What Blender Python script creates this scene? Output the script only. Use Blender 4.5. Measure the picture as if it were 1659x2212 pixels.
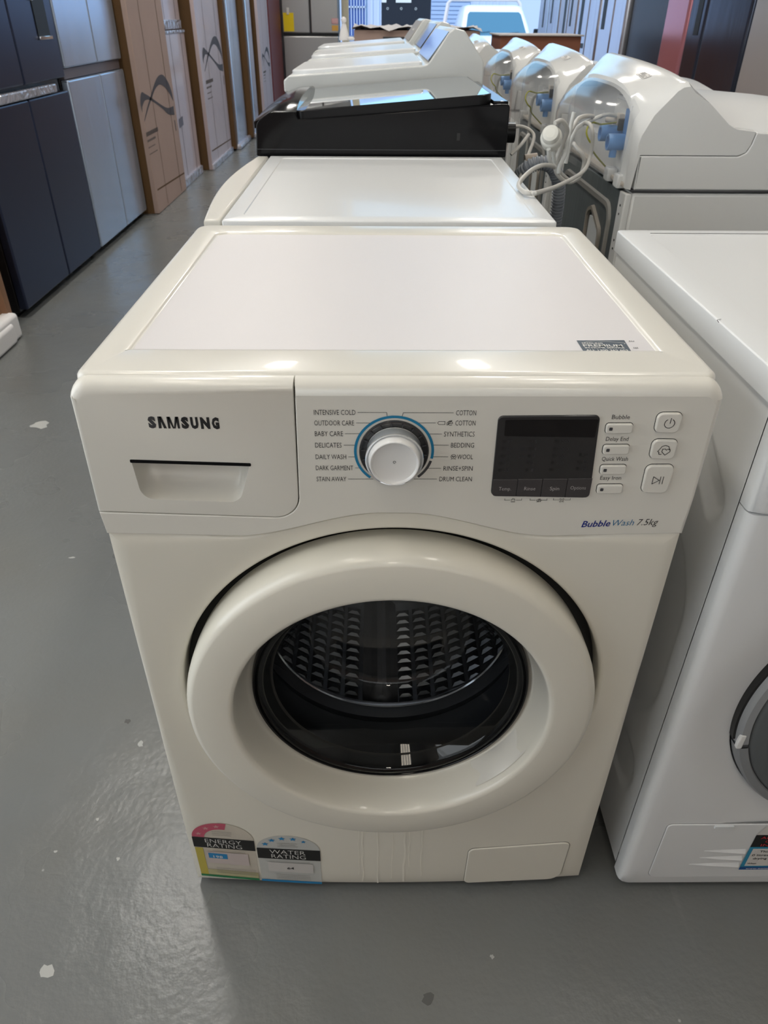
import bpy, bmesh, math, random
from mathutils import Vector, Matrix
random.seed(7)
PI = math.pi
S = bpy.context.scene
COL = S.collection
for o in list(bpy.data.objects): bpy.data.objects.remove(o)

# ------------------------------------------------------------------ camera
YAW, PITCH, ROLL = 0.0130477, 0.6027951, 0.0079156
CAMP = Vector((-0.0200375, -0.6039402, 1.1212724))
fw = Vector((math.sin(YAW)*math.cos(PITCH), math.cos(YAW)*math.cos(PITCH), -math.sin(PITCH)))
r0 = Vector((math.cos(YAW), -math.sin(YAW), 0)); u0 = r0.cross(fw)
rr = r0*math.cos(ROLL)+u0*math.sin(ROLL); uu = -r0*math.sin(ROLL)+u0*math.cos(ROLL)
cd = bpy.data.cameras.new('camera'); cam = bpy.data.objects.new('camera', cd); COL.objects.link(cam)
cam.matrix_world = Matrix(((rr.x, uu.x, -fw.x, CAMP.x), (rr.y, uu.y, -fw.y, CAMP.y), (rr.z, uu.z, -fw.z, CAMP.z), (0, 0, 0, 1)))
cd.sensor_fit = 'VERTICAL'; cd.sensor_height = 36.0; cd.sensor_width = 27.0
cd.lens = 36.0*1559.26/2212.0
cd.clip_start = 0.02; cd.clip_end = 200
cd.dof.use_dof = True; cd.dof.focus_distance = 0.80; cd.dof.aperture_fstop = 16
S.camera = cam

# ------------------------------------------------------------------ view, world, sun, lamps
S.view_settings.view_transform = 'Standard'; S.view_settings.look = 'None'
S.view_settings.gamma = 1; S.view_settings.use_curve_mapping = False
S.view_settings.exposure = 0.08
W = bpy.data.worlds.new('world'); S.world = W; W.use_nodes = True
nt = W.node_tree; nt.nodes.clear()
wo = nt.nodes.new('ShaderNodeOutputWorld'); bg = nt.nodes.new('ShaderNodeBackground')
tc = nt.nodes.new('ShaderNodeTexCoord'); sp = nt.nodes.new('ShaderNodeSeparateXYZ'); cr = nt.nodes.new('ShaderNodeValToRGB')
nt.links.new(tc.outputs['Generated'], sp.inputs[0]); nt.links.new(sp.outputs['Z'], cr.inputs[0])
cr.color_ramp.elements[0].position = 0.0; cr.color_ramp.elements[0].color = (0.40, 0.70, 0.92, 1)
cr.color_ramp.elements[1].position = 0.6; cr.color_ramp.elements[1].color = (0.22, 0.5, 0.95, 1)
nt.links.new(cr.outputs[0], bg.inputs[0]); bg.inputs[1].default_value = 1.7
nt.links.new(bg.outputs[0], wo.inputs[0])

sd = bpy.data.lights.new('sun', 'SUN'); sd.energy = 3.0; sd.angle = 0.01; sd.color = (1, 0.95, 0.86)
so = bpy.data.objects.new('sun', sd); COL.objects.link(so); so.rotation_euler = (math.radians(32), math.radians(-14), 0)

LAMPS = [(-1.3, 2.4, 29, 1.25), (1.3, 2.4, 15, 1.25), (-1.3, .2, 7, 1.25), (1.3, .2, 10, 1.25), (-1.3, 5.6, 38, 1.25), (1.3, 5.6, 34, 1.25),  # the pair above the front machines is added as fill
         (-1.3, 8.8, 28, 1.25), (1.3, 8.8, 28, 1.25), (-0.95, -1.15, 8, 1.25), (0.12, -4.4, 24, 1.25)]
LAMP_Z = 4.2

# added fill lamps standing in for daylight, left and behind the camera
for nm, loc, rot, sx_l, sy_l, en, colr in (('daylight_fill_left', (-2.42, .0, 1.75), (0, -math.pi/2, 0), 2.6, 1.7, 25, (.90, .96, 1.0)),
                                      ('daylight_fill_front', (.45, -5.9, 1.9), (math.pi/2, 0, 0), 4.6, 2.8, 9.5, (1.0, .86, .66))):
    ld = bpy.data.lights.new(nm, 'AREA'); ld.shape = 'RECTANGLE'; ld.size = sx_l; ld.size_y = sy_l; ld.energy = en; ld.color = colr
    lo = bpy.data.objects.new(nm, ld); COL.objects.link(lo); lo.location = loc; lo.rotation_euler = rot

# ------------------------------------------------------------------ materials
def mk(name, col, rough=0.5, metal=0.0, coat=0.0, bump=0.0, bscale=200.0, mottle=0.0, mscale=8.0, ior=None,
       wave=0.0, wscale=4.0, alpha=None, emis=None, bdist=0.001, wdir='X', stretch=None):
    m = bpy.data.materials.new(name); m.use_nodes = True
    n = m.node_tree; L = n.links; b = n.nodes['Principled BSDF']
    b.inputs['Base Color'].default_value = (*col, 1); b.inputs['Roughness'].default_value = rough
    b.inputs['Metallic'].default_value = metal; b.inputs['Coat Weight'].default_value = coat
    b.inputs['Coat Roughness'].default_value = 0.06
    if ior: b.inputs['IOR'].default_value = ior
    tc = n.nodes.new('ShaderNodeTexCoord')
    vec = tc.outputs['Object']
    if stretch:
        mp = n.nodes.new('ShaderNodeMapping'); mp.inputs['Scale'].default_value = stretch
        L.new(vec, mp.inputs[0]); vec = mp.outputs[0]
    if mottle:
        t = n.nodes.new('ShaderNodeTexNoise'); t.inputs['Scale'].default_value = mscale; t.inputs['Detail'].default_value = 6
        L.new(vec, t.inputs['Vector'])
        mx = n.nodes.new('ShaderNodeMix'); mx.data_type = 'RGBA'
        mx.inputs[6].default_value = (*[c*(1-mottle) for c in col], 1); mx.inputs[7].default_value = (*[min(1, c*(1+mottle)) for c in col], 1)
        L.new(t.outputs[0], mx.inputs[0]); L.new(mx.outputs[2], b.inputs['Base Color'])
    last = None
    if bump:
        t = n.nodes.new('ShaderNodeTexNoise'); t.inputs['Scale'].default_value = bscale; t.inputs['Detail'].default_value = 3
        L.new(vec, t.inputs['Vector'])
        bp = n.nodes.new('ShaderNodeBump'); bp.inputs['Strength'].default_value = bump; bp.inputs['Distance'].default_value = bdist
        L.new(t.outputs[0], bp.inputs['Height']); L.new(bp.outputs[0], b.inputs['Normal']); last = bp
    if wave:
        t = n.nodes.new('ShaderNodeTexNoise'); t.inputs['Scale'].default_value = wscale; t.inputs['Detail'].default_value = 2
        t.inputs['Distortion'].default_value = 1.5
        L.new(vec, t.inputs['Vector'])
        bp = n.nodes.new('ShaderNodeBump'); bp.inputs['Strength'].default_value = wave; bp.inputs['Distance'].default_value = 0.02
        L.new(t.outputs[0], bp.inputs['Height'])
        if last: L.new(last.outputs[0], bp.inputs['Normal'])
        L.new(bp.outputs[0], b.inputs['Normal'])
    if emis:
        b.inputs['Emission Color'].default_value = (*emis[0], 1); b.inputs['Emission Strength'].default_value = emis[1]
    if alpha is not None: b.inputs['Alpha'].default_value = alpha
    return m

def glassy(name, tint, refl_rough=0.02, base=0.04, mixcol=None, mixf=0.0, ior=1.5):
    """clear sheet: transparent with a fresnel reflection (no refraction), optionally some haze colour"""
    m = bpy.data.materials.new(name); m.use_nodes = True
    n = m.node_tree; L = n.links; n.nodes.clear()
    out = n.nodes.new('ShaderNodeOutputMaterial'); tr = n.nodes.new('ShaderNodeBsdfTransparent'); tr.inputs[0].default_value = (*tint, 1)
    gl = n.nodes.new('ShaderNodeBsdfGlossy'); gl.inputs['Roughness'].default_value = refl_rough
    lw = n.nodes.new('ShaderNodeLayerWeight'); lw.inputs[0].default_value = .5
    p5 = n.nodes.new('ShaderNodeMath'); p5.operation = 'POWER'; p5.inputs[1].default_value = 5; L.new(lw.outputs['Facing'], p5.inputs[0])
    fr = n.nodes.new('ShaderNodeMath'); fr.operation = 'MULTIPLY_ADD'; fr.inputs[1].default_value = .95; fr.inputs[2].default_value = base; L.new(p5.outputs[0], fr.inputs[0])
    mx = n.nodes.new('ShaderNodeMixShader')
    src = tr.outputs[0]
    if mixcol:
        df = n.nodes.new('ShaderNodeBsdfDiffuse'); df.inputs[0].default_value = (*mixcol, 1)
        m2 = n.nodes.new('ShaderNodeMixShader'); m2.inputs[0].default_value = mixf
        L.new(tr.outputs[0], m2.inputs[1]); L.new(df.outputs[0], m2.inputs[2]); src = m2.outputs[0]
    L.new(fr.outputs[0], mx.inputs[0]); L.new(src, mx.inputs[1]); L.new(gl.outputs[0], mx.inputs[2]); L.new(mx.outputs[0], out.inputs[0])
    return m

ENAMEL = mk('warm_white_enamel', (0.78, 0.76, 0.70), 0.28, coat=0.3)
ENAMEL2 = mk('warm_white_panel', (0.78, 0.76, 0.70), 0.30, coat=0.2)
ENAMEL3 = mk('cream_front_enamel', (0.79, 0.762, 0.675), 0.28, coat=0.3)
LIDW = mk('textured_lid_white', (0.74, 0.72, 0.735), 0.42, bump=0.25, bscale=900, bdist=0.0004)
COOLW = mk('cool_white_plastic', (0.80, 0.815, 0.825), 0.30, coat=0.2)
COOLM = mk('cool_white_metal', (0.76, 0.79, 0.80), 0.35)
TLW = mk('white_plastic', (0.70, 0.715, 0.70), 0.25, coat=0.3)
TLG = mk('glossy_console_white', (0.79, 0.795, 0.785), 0.14, coat=0.3)
INK = mk('black_ink', (0.015, 0.015, 0.016), 0.5)
INKG = mk('grey_ink', (0.05, 0.05, 0.055), 0.5)
DIMINK = mk('dim_grey_ink', (0.035, 0.035, 0.038), 0.5)
KEYINK = mk('key_legend_grey', (0.50, 0.48, 0.48), 0.5)
WHITEINK = mk('white_ink', (0.75, 0.75, 0.72), 0.5)
TEAL = mk('teal_ring', (0.01, 0.22, 0.42), 0.4)
RINGG = mk('dark_ring', (0.06, 0.06, 0.065), 0.4)
SEAM = mk('dark_seam', (0.02, 0.02, 0.018), 0.8)
CHROME = mk('chrome', (0.85, 0.87, 0.9), 0.08, metal=1.0)
STEEL = mk('drum_steel', (0.42, 0.43, 0.45), 0.3, metal=1.0)
BLKGLOSS = mk('black_gloss', (0.006, 0.006, 0.007), 0.10, ior=1.28)
BLKPL = mk('black_plastic', (0.007, 0.007, 0.008), 0.28, ior=1.3)
DIALDARK = mk('dial_dark', (0.03, 0.03, 0.032), 0.15, coat=0.5)
KNOB = mk('pearl_knob', (0.86, 0.86, 0.85), 0.22, coat=0.6)
RUBBER = mk('grey_rubber', (0.06, 0.062, 0.068), 0.38)
DISPLAY = mk('display_glass', (0.028, 0.027, 0.028), 0.1, coat=0.5)
WINDOW = mk('display_window', (0.004, 0.003, 0.004), 0.05, coat=0.5)
KEYS = mk('display_keys', (0.055, 0.05, 0.052), 0.3)
GLASS = glassy('door_glass', (0.62, 0.64, 0.66), 0.015, ior=1.5)
CLEAR = glassy('clear_cover', (0.96, 0.965, 0.97), 0.12, base=.02, mixcol=(0.66, 0.67, 0.68), mixf=0.12)
STKDARK = mk('sticker_slate', (0.06, 0.085, 0.115), 0.45)
STKWHITE = mk('sticker_white', (0.72, 0.70, 0.67), 0.5)
STKWARM = mk('sticker_cream', (0.60, 0.55, 0.47), 0.5, mottle=0.08, mscale=60)
STKBLUEG = mk('sticker_pale_grey', (0.55, 0.56, 0.54), 0.5)
STKRED = mk('sticker_red', (0.55, 0.10, 0.16), 0.5)
STKYEL = mk('sticker_yellow', (0.55, 0.46, 0.08), 0.5)
STKGREEN = mk('sticker_green', (0.02, 0.22, 0.08), 0.5)
STKBLUE = mk('sticker_blue', (0.02, 0.24, 0.52), 0.5)
STKNAVY = mk('sticker_navy', (0.01, 0.10, 0.34), 0.5)
STKBLACK = mk('sticker_black', (0.01, 0.01, 0.01), 0.5)
REDINK = mk('red_ink', (0.55, 0.02, 0.03), 0.5)
BWBLUE = mk('blue_lettering', (0.005, 0.02, 0.22), 0.4)
BWTEAL = mk('teal_lettering', (0.01, 0.16, 0.34), 0.4)
MIRRORLID = mk('smoked_mirror_glass', (0.40, 0.44, 0.46), 0.02, metal=1.0)
GALV = mk('galvanised_back', (0.17, 0.20, 0.21), 0.42, metal=0.6, mottle=0.25, mscale=5, stretch=(1, 14, 1))
BEIGE = mk('beige_tray', (0.55, 0.50, 0.44), 0.6, mottle=0.12, mscale=30)
RIBW = mk('cloudy_rib_plastic', (0.80, 0.81, 0.82), 0.4)
VALVE = mk('blue_valve', (0.16, 0.36, 0.72), 0.35)
BLUED = mk('blue_bracket', (0.08, 0.24, 0.55), 0.4)
CORD = mk('grey_cord', (0.56, 0.55, 0.52), 0.4)
CORDW = mk('white_cord', (0.68, 0.69, 0.67), 0.35)
GREENW = mk('green_yellow_wire', (0.35, 0.34, 0.04), 0.4)
HOSE = mk('corrugated_hose', (0.22, 0.24, 0.27), 0.4)
BROWNRING = mk('hose_clamp', (0.35, 0.3, 0.25), 0.4)
DARKFR = mk('dark_navy_steel', (0.045, 0.055, 0.10), 0.3, metal=0.75, bump=0.05, bscale=300)
SILVER = mk('silver_film_steel', (0.56, 0.65, 0.80), 0.26, metal=0.75, wave=0.10, wscale=4, stretch=(1, 1, 0.4))
SILVER2 = mk('brushed_silver', (0.70, 0.72, 0.80), 0.24, metal=0.85, wave=0.22, wscale=3, stretch=(1, 1, 0.2))
GREYFR = mk('grey_brushed_steel', (0.42, 0.42, 0.42), 0.32, metal=0.85)
PINKFR = mk('rose_steel', (0.62, 0.25, 0.29), 0.22, metal=0.6)
BEIGEFR = mk('beige_steel', (0.50, 0.47, 0.45), 0.35, metal=0.5)
BLACKFR = mk('black_steel', (0.012, 0.012, 0.014), 0.35)
CARD = mk('cardboard', (0.46, 0.335, 0.285), 0.75, mottle=0.08, mscale=4)
CARDP = mk('cardboard_under_film', (0.56, 0.455, 0.465), 0.35, mottle=0.12, mscale=7, coat=0.3)
CARDD = mk('warm_lit_side_and_brown_card', (0.115, 0.058, 0.018), 0.8, mottle=0.15, mscale=9)  # warm light on carton sides painted in; also brown posts and fold lines
FILM = mk('crinkled_film', (0.55, 0.55, 0.62), 0.12, metal=0.4, wave=0.9, wscale=14)
FOAM = mk('polystyrene', (0.78, 0.76, 0.76), 0.8, bump=0.4, bscale=120)
REDW = mk('red_painted_wall', (0.19, 0.032, 0.03), 0.55)
YELTAG = mk('yellow_tag', (0.85, 0.62, 0.0), 0.5)
ORTAG = mk('orange_tag', (0.75, 0.42, 0.08), 0.5)
WALLM = mk('painted_wall', (0.42, 0.41, 0.40), 0.7, mottle=0.05)
CEIL = mk('ceiling_sheet', (0.50, 0.49, 0.46), 0.7)
POSTM = mk('cream_post', (0.85, 0.80, 0.62), 0.5)
CONC = mk('outdoor_concrete', (0.40, 0.39, 0.37), 0.8, mottle=0.1, mscale=1)
BLDG = mk('pale_corrugated_steel', (0.50, 0.55, 0.68), 0.6)
SHUT = mk('blue_grey_shutter', (0.34, 0.42, 0.60), 0.5)
WINB = mk('blue_window', (0.05, 0.10, 0.32), 0.15)
CARW = mk('white_car_paint', (0.82, 0.81, 0.79), 0.2, coat=0.6)
PINKRACK = mk('pale_rack_steel', (0.72, 0.62, 0.60), 0.4)
WSCREEN = mk('windscreen', (0.06, 0.15, 0.20), 0.05, coat=0.8)
TYRE = mk('tyre', (0.02, 0.02, 0.02), 0.7)
TUBEM = mk('lit_tube', (0.9, 0.9, 0.85), 0.5, emis=((1.0, 0.86, 0.66), 9.0))
LOUVRE = mk('lamp_louvre', (0.8, 0.8, 0.78), 0.35)
PAPER = mk('crumpled_paper', (0.62, 0.58, 0.55), 0.7)

PALECHIP = mk('pale_chip', (0.42, 0.42, 0.40), 0.6)
DARKCHIP = mk('dark_chip', (0.09, 0.09, 0.085), 0.5)
def floor_mat():
    m = bpy.data.materials.new('grey_floor_paint'); m.use_nodes = True
    n = m.node_tree; L = n.links; b = n.nodes['Principled BSDF']
    tc = n.nodes.new('ShaderNodeTexCoord')
    def noise(sc, det=4, dist=0):
        t = n.nodes.new('ShaderNodeTexNoise'); t.inputs['Scale'].default_value = sc; t.inputs['Detail'].default_value = det
        t.inputs['Distortion'].default_value = dist; L.new(tc.outputs['Object'], t.inputs['Vector']); return t.outputs[0]
    def ramp(src, p0, c0, p1, c1):
        r = n.nodes.new('ShaderNodeValToRGB'); e = r.color_ramp.elements
        e[0].position = p0; e[0].color = c0; e[1].position = p1; e[1].color = c1; L.new(src, r.inputs[0]); return r.outputs[0]
    def mix(f, a, bb):
        x = n.nodes.new('ShaderNodeMix'); x.data_type = 'RGBA'
        L.new(f, x.inputs[0])
        for i, v in ((6, a), (7, bb)):
            if isinstance(v, tuple): x.inputs[i].default_value = v
            else: L.new(v, x.inputs[i])
        return x.outputs[2]
    base = ramp(noise(1.3, 5, 0), 0.3, (0.152, 0.157, 0.154, 1), 0.7, (0.174, 0.182, 0.181, 1))
    brown = ramp(noise(2.2, 5, 0), 0.48, (0, 0, 0, 1), 0.80, (0.45, 0.45, 0.45, 1))
    c1 = mix(brown, base, (0.17, 0.155, 0.125, 1))
    v = n.nodes.new('ShaderNodeTexVoronoi'); v.inputs['Scale'].default_value = 11; v.inputs['Randomness'].default_value = 1
    mp = n.nodes.new('ShaderNodeMapping'); L.new(tc.outputs['Object'], mp.inputs[0]); L.new(mp.outputs[0], v.inputs['Vector'])
    fle = ramp(v.outputs['Distance'], 0.012, (1, 1, 1, 1), 0.028, (0, 0, 0, 1))
    gate = ramp(noise(2.0, 2), 0.52, (0, 0, 0, 1), 0.56, (1, 1, 1, 1))
    mu = n.nodes.new('ShaderNodeMath'); mu.operation = 'MULTIPLY'; L.new(fle, mu.inputs[0]); L.new(gate, mu.inputs[1])
    c2 = mix(mu.outputs[0], c1, (0.5, 0.5, 0.47, 1))
    sc = n.nodes.new('ShaderNodeTexNoise'); sc.inputs['Scale'].default_value = 30; sc.inputs['Detail'].default_value = 8
    mp2 = n.nodes.new('ShaderNodeMapping'); mp2.inputs['Scale'].default_value = (1, 0.06, 1); mp2.inputs['Rotation'].default_value = (0, 0, 0.5)
    L.new(tc.outputs['Object'], mp2.inputs[0]); L.new(mp2.outputs[0], sc.inputs['Vector'])
    scr = ramp(sc.outputs[0], 0.68, (0, 0, 0, 1), 0.78, (0.15, 0.15, 0.15, 1))
    c3 = mix(scr, c2, (0.33, 0.33, 0.32, 1))
    L.new(c3, b.inputs['Base Color'])
    ro = ramp(noise(3.0, 3), 0.3, (0.25, 0.25, 0.25, 1), 0.75, (0.33, 0.33, 0.33, 1)); L.new(ro, b.inputs['Roughness'])
    bp = n.nodes.new('ShaderNodeBump'); bp.inputs['Strength'].default_value = 0.35; bp.inputs['Distance'].default_value = 0.002
    L.new(noise(85, 3), bp.inputs['Height'])
    bp2 = n.nodes.new('ShaderNodeBump'); bp2.inputs['Strength'].default_value = 0.25; bp2.inputs['Distance'].default_value = 0.02
    L.new(noise(6, 2), bp2.inputs['Height']); L.new(bp.outputs[0], bp2.inputs['Normal']); L.new(bp2.outputs[0], b.inputs['Normal'])
    return m
FLOORM = floor_mat()

# ------------------------------------------------------------------ helpers
def origin(o):
    v = Vector((0, 0, 0))
    while o is not None:
        v += Vector(o.location); o = o.parent
    return v

def link(name, me, parent=None, label=None):
    o = bpy.data.objects.new(name, me); COL.objects.link(o)
    if parent is not None: o.parent = parent
    if label: o['label'] = label
    return o

def thing(name, label, cat, loc, group=None):
    o = bpy.data.objects.new(name, None); COL.objects.link(o); o.location = loc
    o.empty_display_size = 0.05
    o['label'] = label; o['category'] = cat
    if group: o['group'] = group
    return o

def obj(name, bm, mat, parent=None, label=None, sharp=38, wn=True, recalc=True):
    """link a bmesh given in world coordinates as one mesh object under parent"""
    if recalc: bmesh.ops.recalc_face_normals(bm, faces=bm.faces[:])
    if parent is not None: bmesh.ops.translate(bm, verts=bm.verts[:], vec=-origin(parent))
    a = math.radians(sharp)
    tot = sum(f.calc_area() for f in bm.faces) or 1; nf = len(bm.faces)
    for f in bm.faces: f.smooth = not (len(f.verts) > 6 or (nf < 60 and f.calc_area() > .06*tot))
    for e in bm.edges:
        if len(e.link_faces) == 2 and e.calc_face_angle(0) > a: e.smooth = False
    me = bpy.data.meshes.new(name); bm.to_mesh(me); bm.free(); me.materials.append(mat)
    o = link(name, me, parent, label)
    if wn and len(me.polygons) > 8 and all(p.use_smooth for p in me.polygons):
        w = o.modifiers.new('wn', 'WEIGHTED_NORMAL'); w.keep_sharp = True; w.weight = 80
    return o

def struct(name, bm, mat):
    o = obj(name, bm, mat); o['kind'] = 'structure'; return o

def tag(o, label, cat, group=None):
    o['label'] = label; o['category'] = cat
    if group: o['group'] = group
    return o

def dup(root, loc, label=None, group=None):
    r = root.copy(); COL.objects.link(r); r.location = loc
    if label: r['label'] = label
    if group: r['group'] = group
    for ch in list(root.children):
        c = ch.copy(); COL.objects.link(c); c.parent = r
        for g in list(ch.children):
            d = g.copy(); COL.objects.link(d); d.parent = c
    return r

def box(bm, x0, x1, y0, y1, z0, z1, bev=0.0, seg=2):
    b2 = bmesh.new()
    vs = [b2.verts.new((x, y, z)) for x in (x0, x1) for y in (y0, y1) for z in (z0, z1)]
    for f in ((0, 1, 3, 2), (4, 6, 7, 5), (0, 4, 5, 1), (2, 3, 7, 6), (0, 2, 6, 4), (1, 5, 7, 3)):
        b2.faces.new([vs[i] for i in f])
    if bev > 0: bmesh.ops.bevel(b2, geom=b2.edges[:], offset=bev, segments=seg, affect='EDGES', profile=0.5)
    return merge(bm, b2)

def merge(bm, b2, M=None):
    b2.verts.ensure_lookup_table(); mp = {}
    for v in b2.verts: mp[v] = bm.verts.new(M @ v.co if M else v.co)
    for f in b2.faces:
        try: bm.faces.new([mp[v] for v in f.verts])
        except ValueError: pass
    out = list(mp.values()); b2.free(); return out

def B(*a, **k):
    bm = bmesh.new(); box(bm, *a, **k); return bm

def roundpoly(pts, rad, n=6):
    out = []; N = len(pts)
    if not hasattr(rad, '__len__'): rad = [rad]*N
    for i, p in enumerate(pts):
        r = rad[i]; p = Vector(p); a = Vector(pts[i-1]); c = Vector(pts[(i+1) % N])
        if r <= 0: out.append(tuple(p)); continue
        d1 = (a-p).normalized(); d2 = (c-p).normalized()
        ang = math.acos(max(-1, min(1, d1.dot(d2)))); t = r/math.tan(ang/2)
        t = min(t, (a-p).length*0.49, (c-p).length*0.49); r = t*math.tan(ang/2)
        cen = p+(d1+d2).normalized()*(r/math.sin(ang/2))
        s = p+d1*t-cen; e = p+d2*t-cen
        a0 = math.atan2(s.y, s.x); a1 = math.atan2(e.y, e.x); da = (a1-a0+PI) % (2*PI)-PI
        for k in range(n+1):
            q = a0+da*k/n; out.append((cen.x+r*math.cos(q), cen.y+r*math.sin(q)))
    return out

def rrect(x0, x1, z0, z1, r, n=5, shear=0.0):
    p = roundpoly([(x0, z0), (x1, z0), (x1, z1), (x0, z1)], r, n)
    return p

def area2(p): return sum(p[i-1][0]*p[i][1]-p[i][0]*p[i-1][1] for i in range(len(p)))

def inset(pts, ds):
    N = len(pts); out = []
    s = 1 if area2(pts) > 0 else -1
    for i in range(N):
        a = Vector(pts[i-1]); p = Vector(pts[i]); c = Vector(pts[(i+1) % N])
        e1 = (p-a); e2 = (c-p)
        if e1.length < 1e-9: e1 = e2
        if e2.length < 1e-9: e2 = e1
        e1 = e1.normalized(); e2 = e2.normalized()
        n1 = Vector((-e1.y, e1.x))*s; n2 = Vector((-e2.y, e2.x))*s
        n = (n1+n2)
        if n.length < 1e-6: n = n1
        n.normalize(); k = max(0.5, n.dot(n1)); d = ds[i] if hasattr(ds, '__len__') else ds
        out.append((p.x+n.x*d/k, p.y+n.y*d/k))
    return out

def inset_e(pts, re):
    N = len(pts); out = []; s = 1 if area2(pts) > 0 else -1
    for i in range(N):
        a = Vector(pts[i-1]); p = Vector(pts[i]); c = Vector(pts[(i+1) % N])
        e1 = (p-a).normalized(); e2 = (c-p).normalized()
        n1 = Vector((-e1.y, e1.x))*s; n2 = Vector((-e2.y, e2.x))*s; d1, d2 = re[i-1], re[i]
        det = n1.x*n2.y-n1.y*n2.x
        if abs(det) < .15: n = (n1+n2).normalized(); o = n*((d1+d2)/2)
        else: o = Vector(((d1*n2.y-d2*n1.y)/det, (n1.x*d2-n2.x*d1)/det))
        out.append((p.x+o.x, p.y+o.y))
    return out
FRONT = lambda a, b, y: (a, y, b)          # outline in x,z, depth along y (front = small y)
def plate(outline, rad, y0, y1, M=FRONT, holes=None, seg=3, bm=None, back=False, seam=None):
    """rounded-edge plate: front cap at depth y0, sides back to y1; rad = edge radius (number or per-point list)"""
    bm = bm or bmesh.new(); N = len(outline)
    R = rad if hasattr(rad, '__len__') else [rad]*N
    sg = 1 if y1 > y0 else -1
    rings = []
    def ring(pts, ys):
        rings.append([bm.verts.new(M(p[0], p[1], y)) for p, y in zip(pts, ys)])
    ring(outline, [y1]*N)
    if max(R) > 0:
        for k in range(seg+1):
            q = PI/2*k/seg
            if seam is not None:
                re = []
                for i in range(N):
                    a_, b_ = outline[i], outline[(i+1) % N]
                    re.append(.0012 if (abs(a_[0]-seam) < .0012 and abs(b_[0]-seam) < .0012 and a_[1] > .8 and b_[1] > .8) else (R[i]+R[(i+1) % N])/2)
                ring(inset_e(outline, [r*(1-math.cos(q)) for r in re]), [y0+sg*r*(1-math.sin(q)) for r in R])
            else: ring(inset(outline, [r*(1-math.cos(q)) for r in R]), [y0+sg*r*(1-math.sin(q)) for r in R])
    else: ring(outline, [y0]*N)
    for a, b in zip(rings, rings[1:]):
        for i in range(N):
            j = (i+1) % N; bm.faces.new((a[i], a[j], b[j], b[i]))
    if back: bm.faces.new(rings[0])
    if holes:
        es = [bm.edges.get((rings[-1][i], rings[-1][(i+1) % N])) for i in range(N)]
        hl = []
        for h in holes:
            hv = [bm.verts.new(M(p[0], p[1], y0)) for p in h]; hl.append(hv)
            for i in range(len(hv)): es.append(bm.edges.new((hv[i], hv[(i+1) % len(hv)])))
        bmesh.ops.triangle_fill(bm, use_beauty=True, edges=es)
        return bm, hl
    bm.faces.new(rings[-1])
    return bm

def loft(bm, rings, close=True, cap0=False, cap1=False):
    vr = [[bm.verts.new(p) for p in r] for r in rings]
    n = len(vr[0])
    for a, b in zip(vr, vr[1:]):
        for i in range(n if close else n-1):
            j = (i+1) % n; bm.faces.new((a[i], a[j], b[j], b[i]))
    if cap0: bm.faces.new(vr[0])
    if cap1: bm.faces.new(vr[-1])
    return vr

def lathe(profile, cx, cz, n=96, bm=None, a0=0, a1=2*PI, cap0=False, cap1=False):
    """profile = [(radius, y)...] turned about the y axis through (cx, cz)"""
    bm = bm or bmesh.new(); full = abs(a1-a0-2*PI) < 1e-6
    rings = []
    for r, y in profile:
        rings.append([(cx+r*math.cos(a0+(a1-a0)*k/n), y, cz+r*math.sin(a0+(a1-a0)*k/n)) for k in range(n if full else n+1)])
    loft(bm, rings, close=full, cap0=cap0, cap1=cap1)
    return bm

def cyl(bm, p, q, r, n=16, r2=None):
    p = Vector(p); q = Vector(q); d = (q-p).normalized(); r2 = r if r2 is None else r2
    u = d.orthogonal().normalized(); v = d.cross(u)
    R = [[p+(u*math.cos(2*PI*k/n)+v*math.sin(2*PI*k/n))*r for k in range(n)], [q+(u*math.cos(2*PI*k/n)+v*math.sin(2*PI*k/n))*r2 for k in range(n)]]
    loft(bm, R, cap0=True, cap1=True); return bm

def smoothpath(pts, sub=8):
    P = [Vector(p) for p in pts]; out = []
    for i in range(len(P)-1):
        a = P[max(0, i-1)]; b = P[i]; c = P[i+1]; d = P[min(len(P)-1, i+2)]
        for k in range(sub):
            t = k/sub; out.append(0.5*((2*b)+(c-a)*t+(2*a-5*b+4*c-d)*t*t+(3*b-a-3*c+d)*t**3))
    out.append(P[-1]); return out

def tube(pts, r, n=10, sub=8, ribs=0, bm=None):
    bm = bm or bmesh.new(); P = smoothpath(pts, sub) if sub else [Vector(p) for p in pts]
    if ribs:
        L = [0]
        for a, b in zip(P, P[1:]): L.append(L[-1]+(b-a).length)
        Q = []; N = int(L[-1]/ribs)*6; j = 0
        for k in range(N+1):
            s = L[-1]*k/N
            while j < len(L)-2 and L[j+1] < s: j += 1
            t = (s-L[j])/max(1e-9, L[j+1]-L[j]); Q.append(P[j].lerp(P[j+1], min(1, t)))
        P = Q
    T = [(P[min(i+1, len(P)-1)]-P[max(i-1, 0)]).normalized() for i in range(len(P))]
    u = T[0].orthogonal().normalized(); rings = []
    for i, p in enumerate(P):
        u = (u-T[i]*u.dot(T[i])).normalized(); v = T[i].cross(u)
        rad = r*(1.0 if not ribs else (0.84+0.16*(1 if (i % 6) in (0, 1, 5) else 0)))
        rings.append([p+(u*math.cos(2*PI*k/n)+v*math.sin(2*PI*k/n))*rad for k in range(n)])
    loft(bm, rings, cap0=True, cap1=True); return bm

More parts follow.
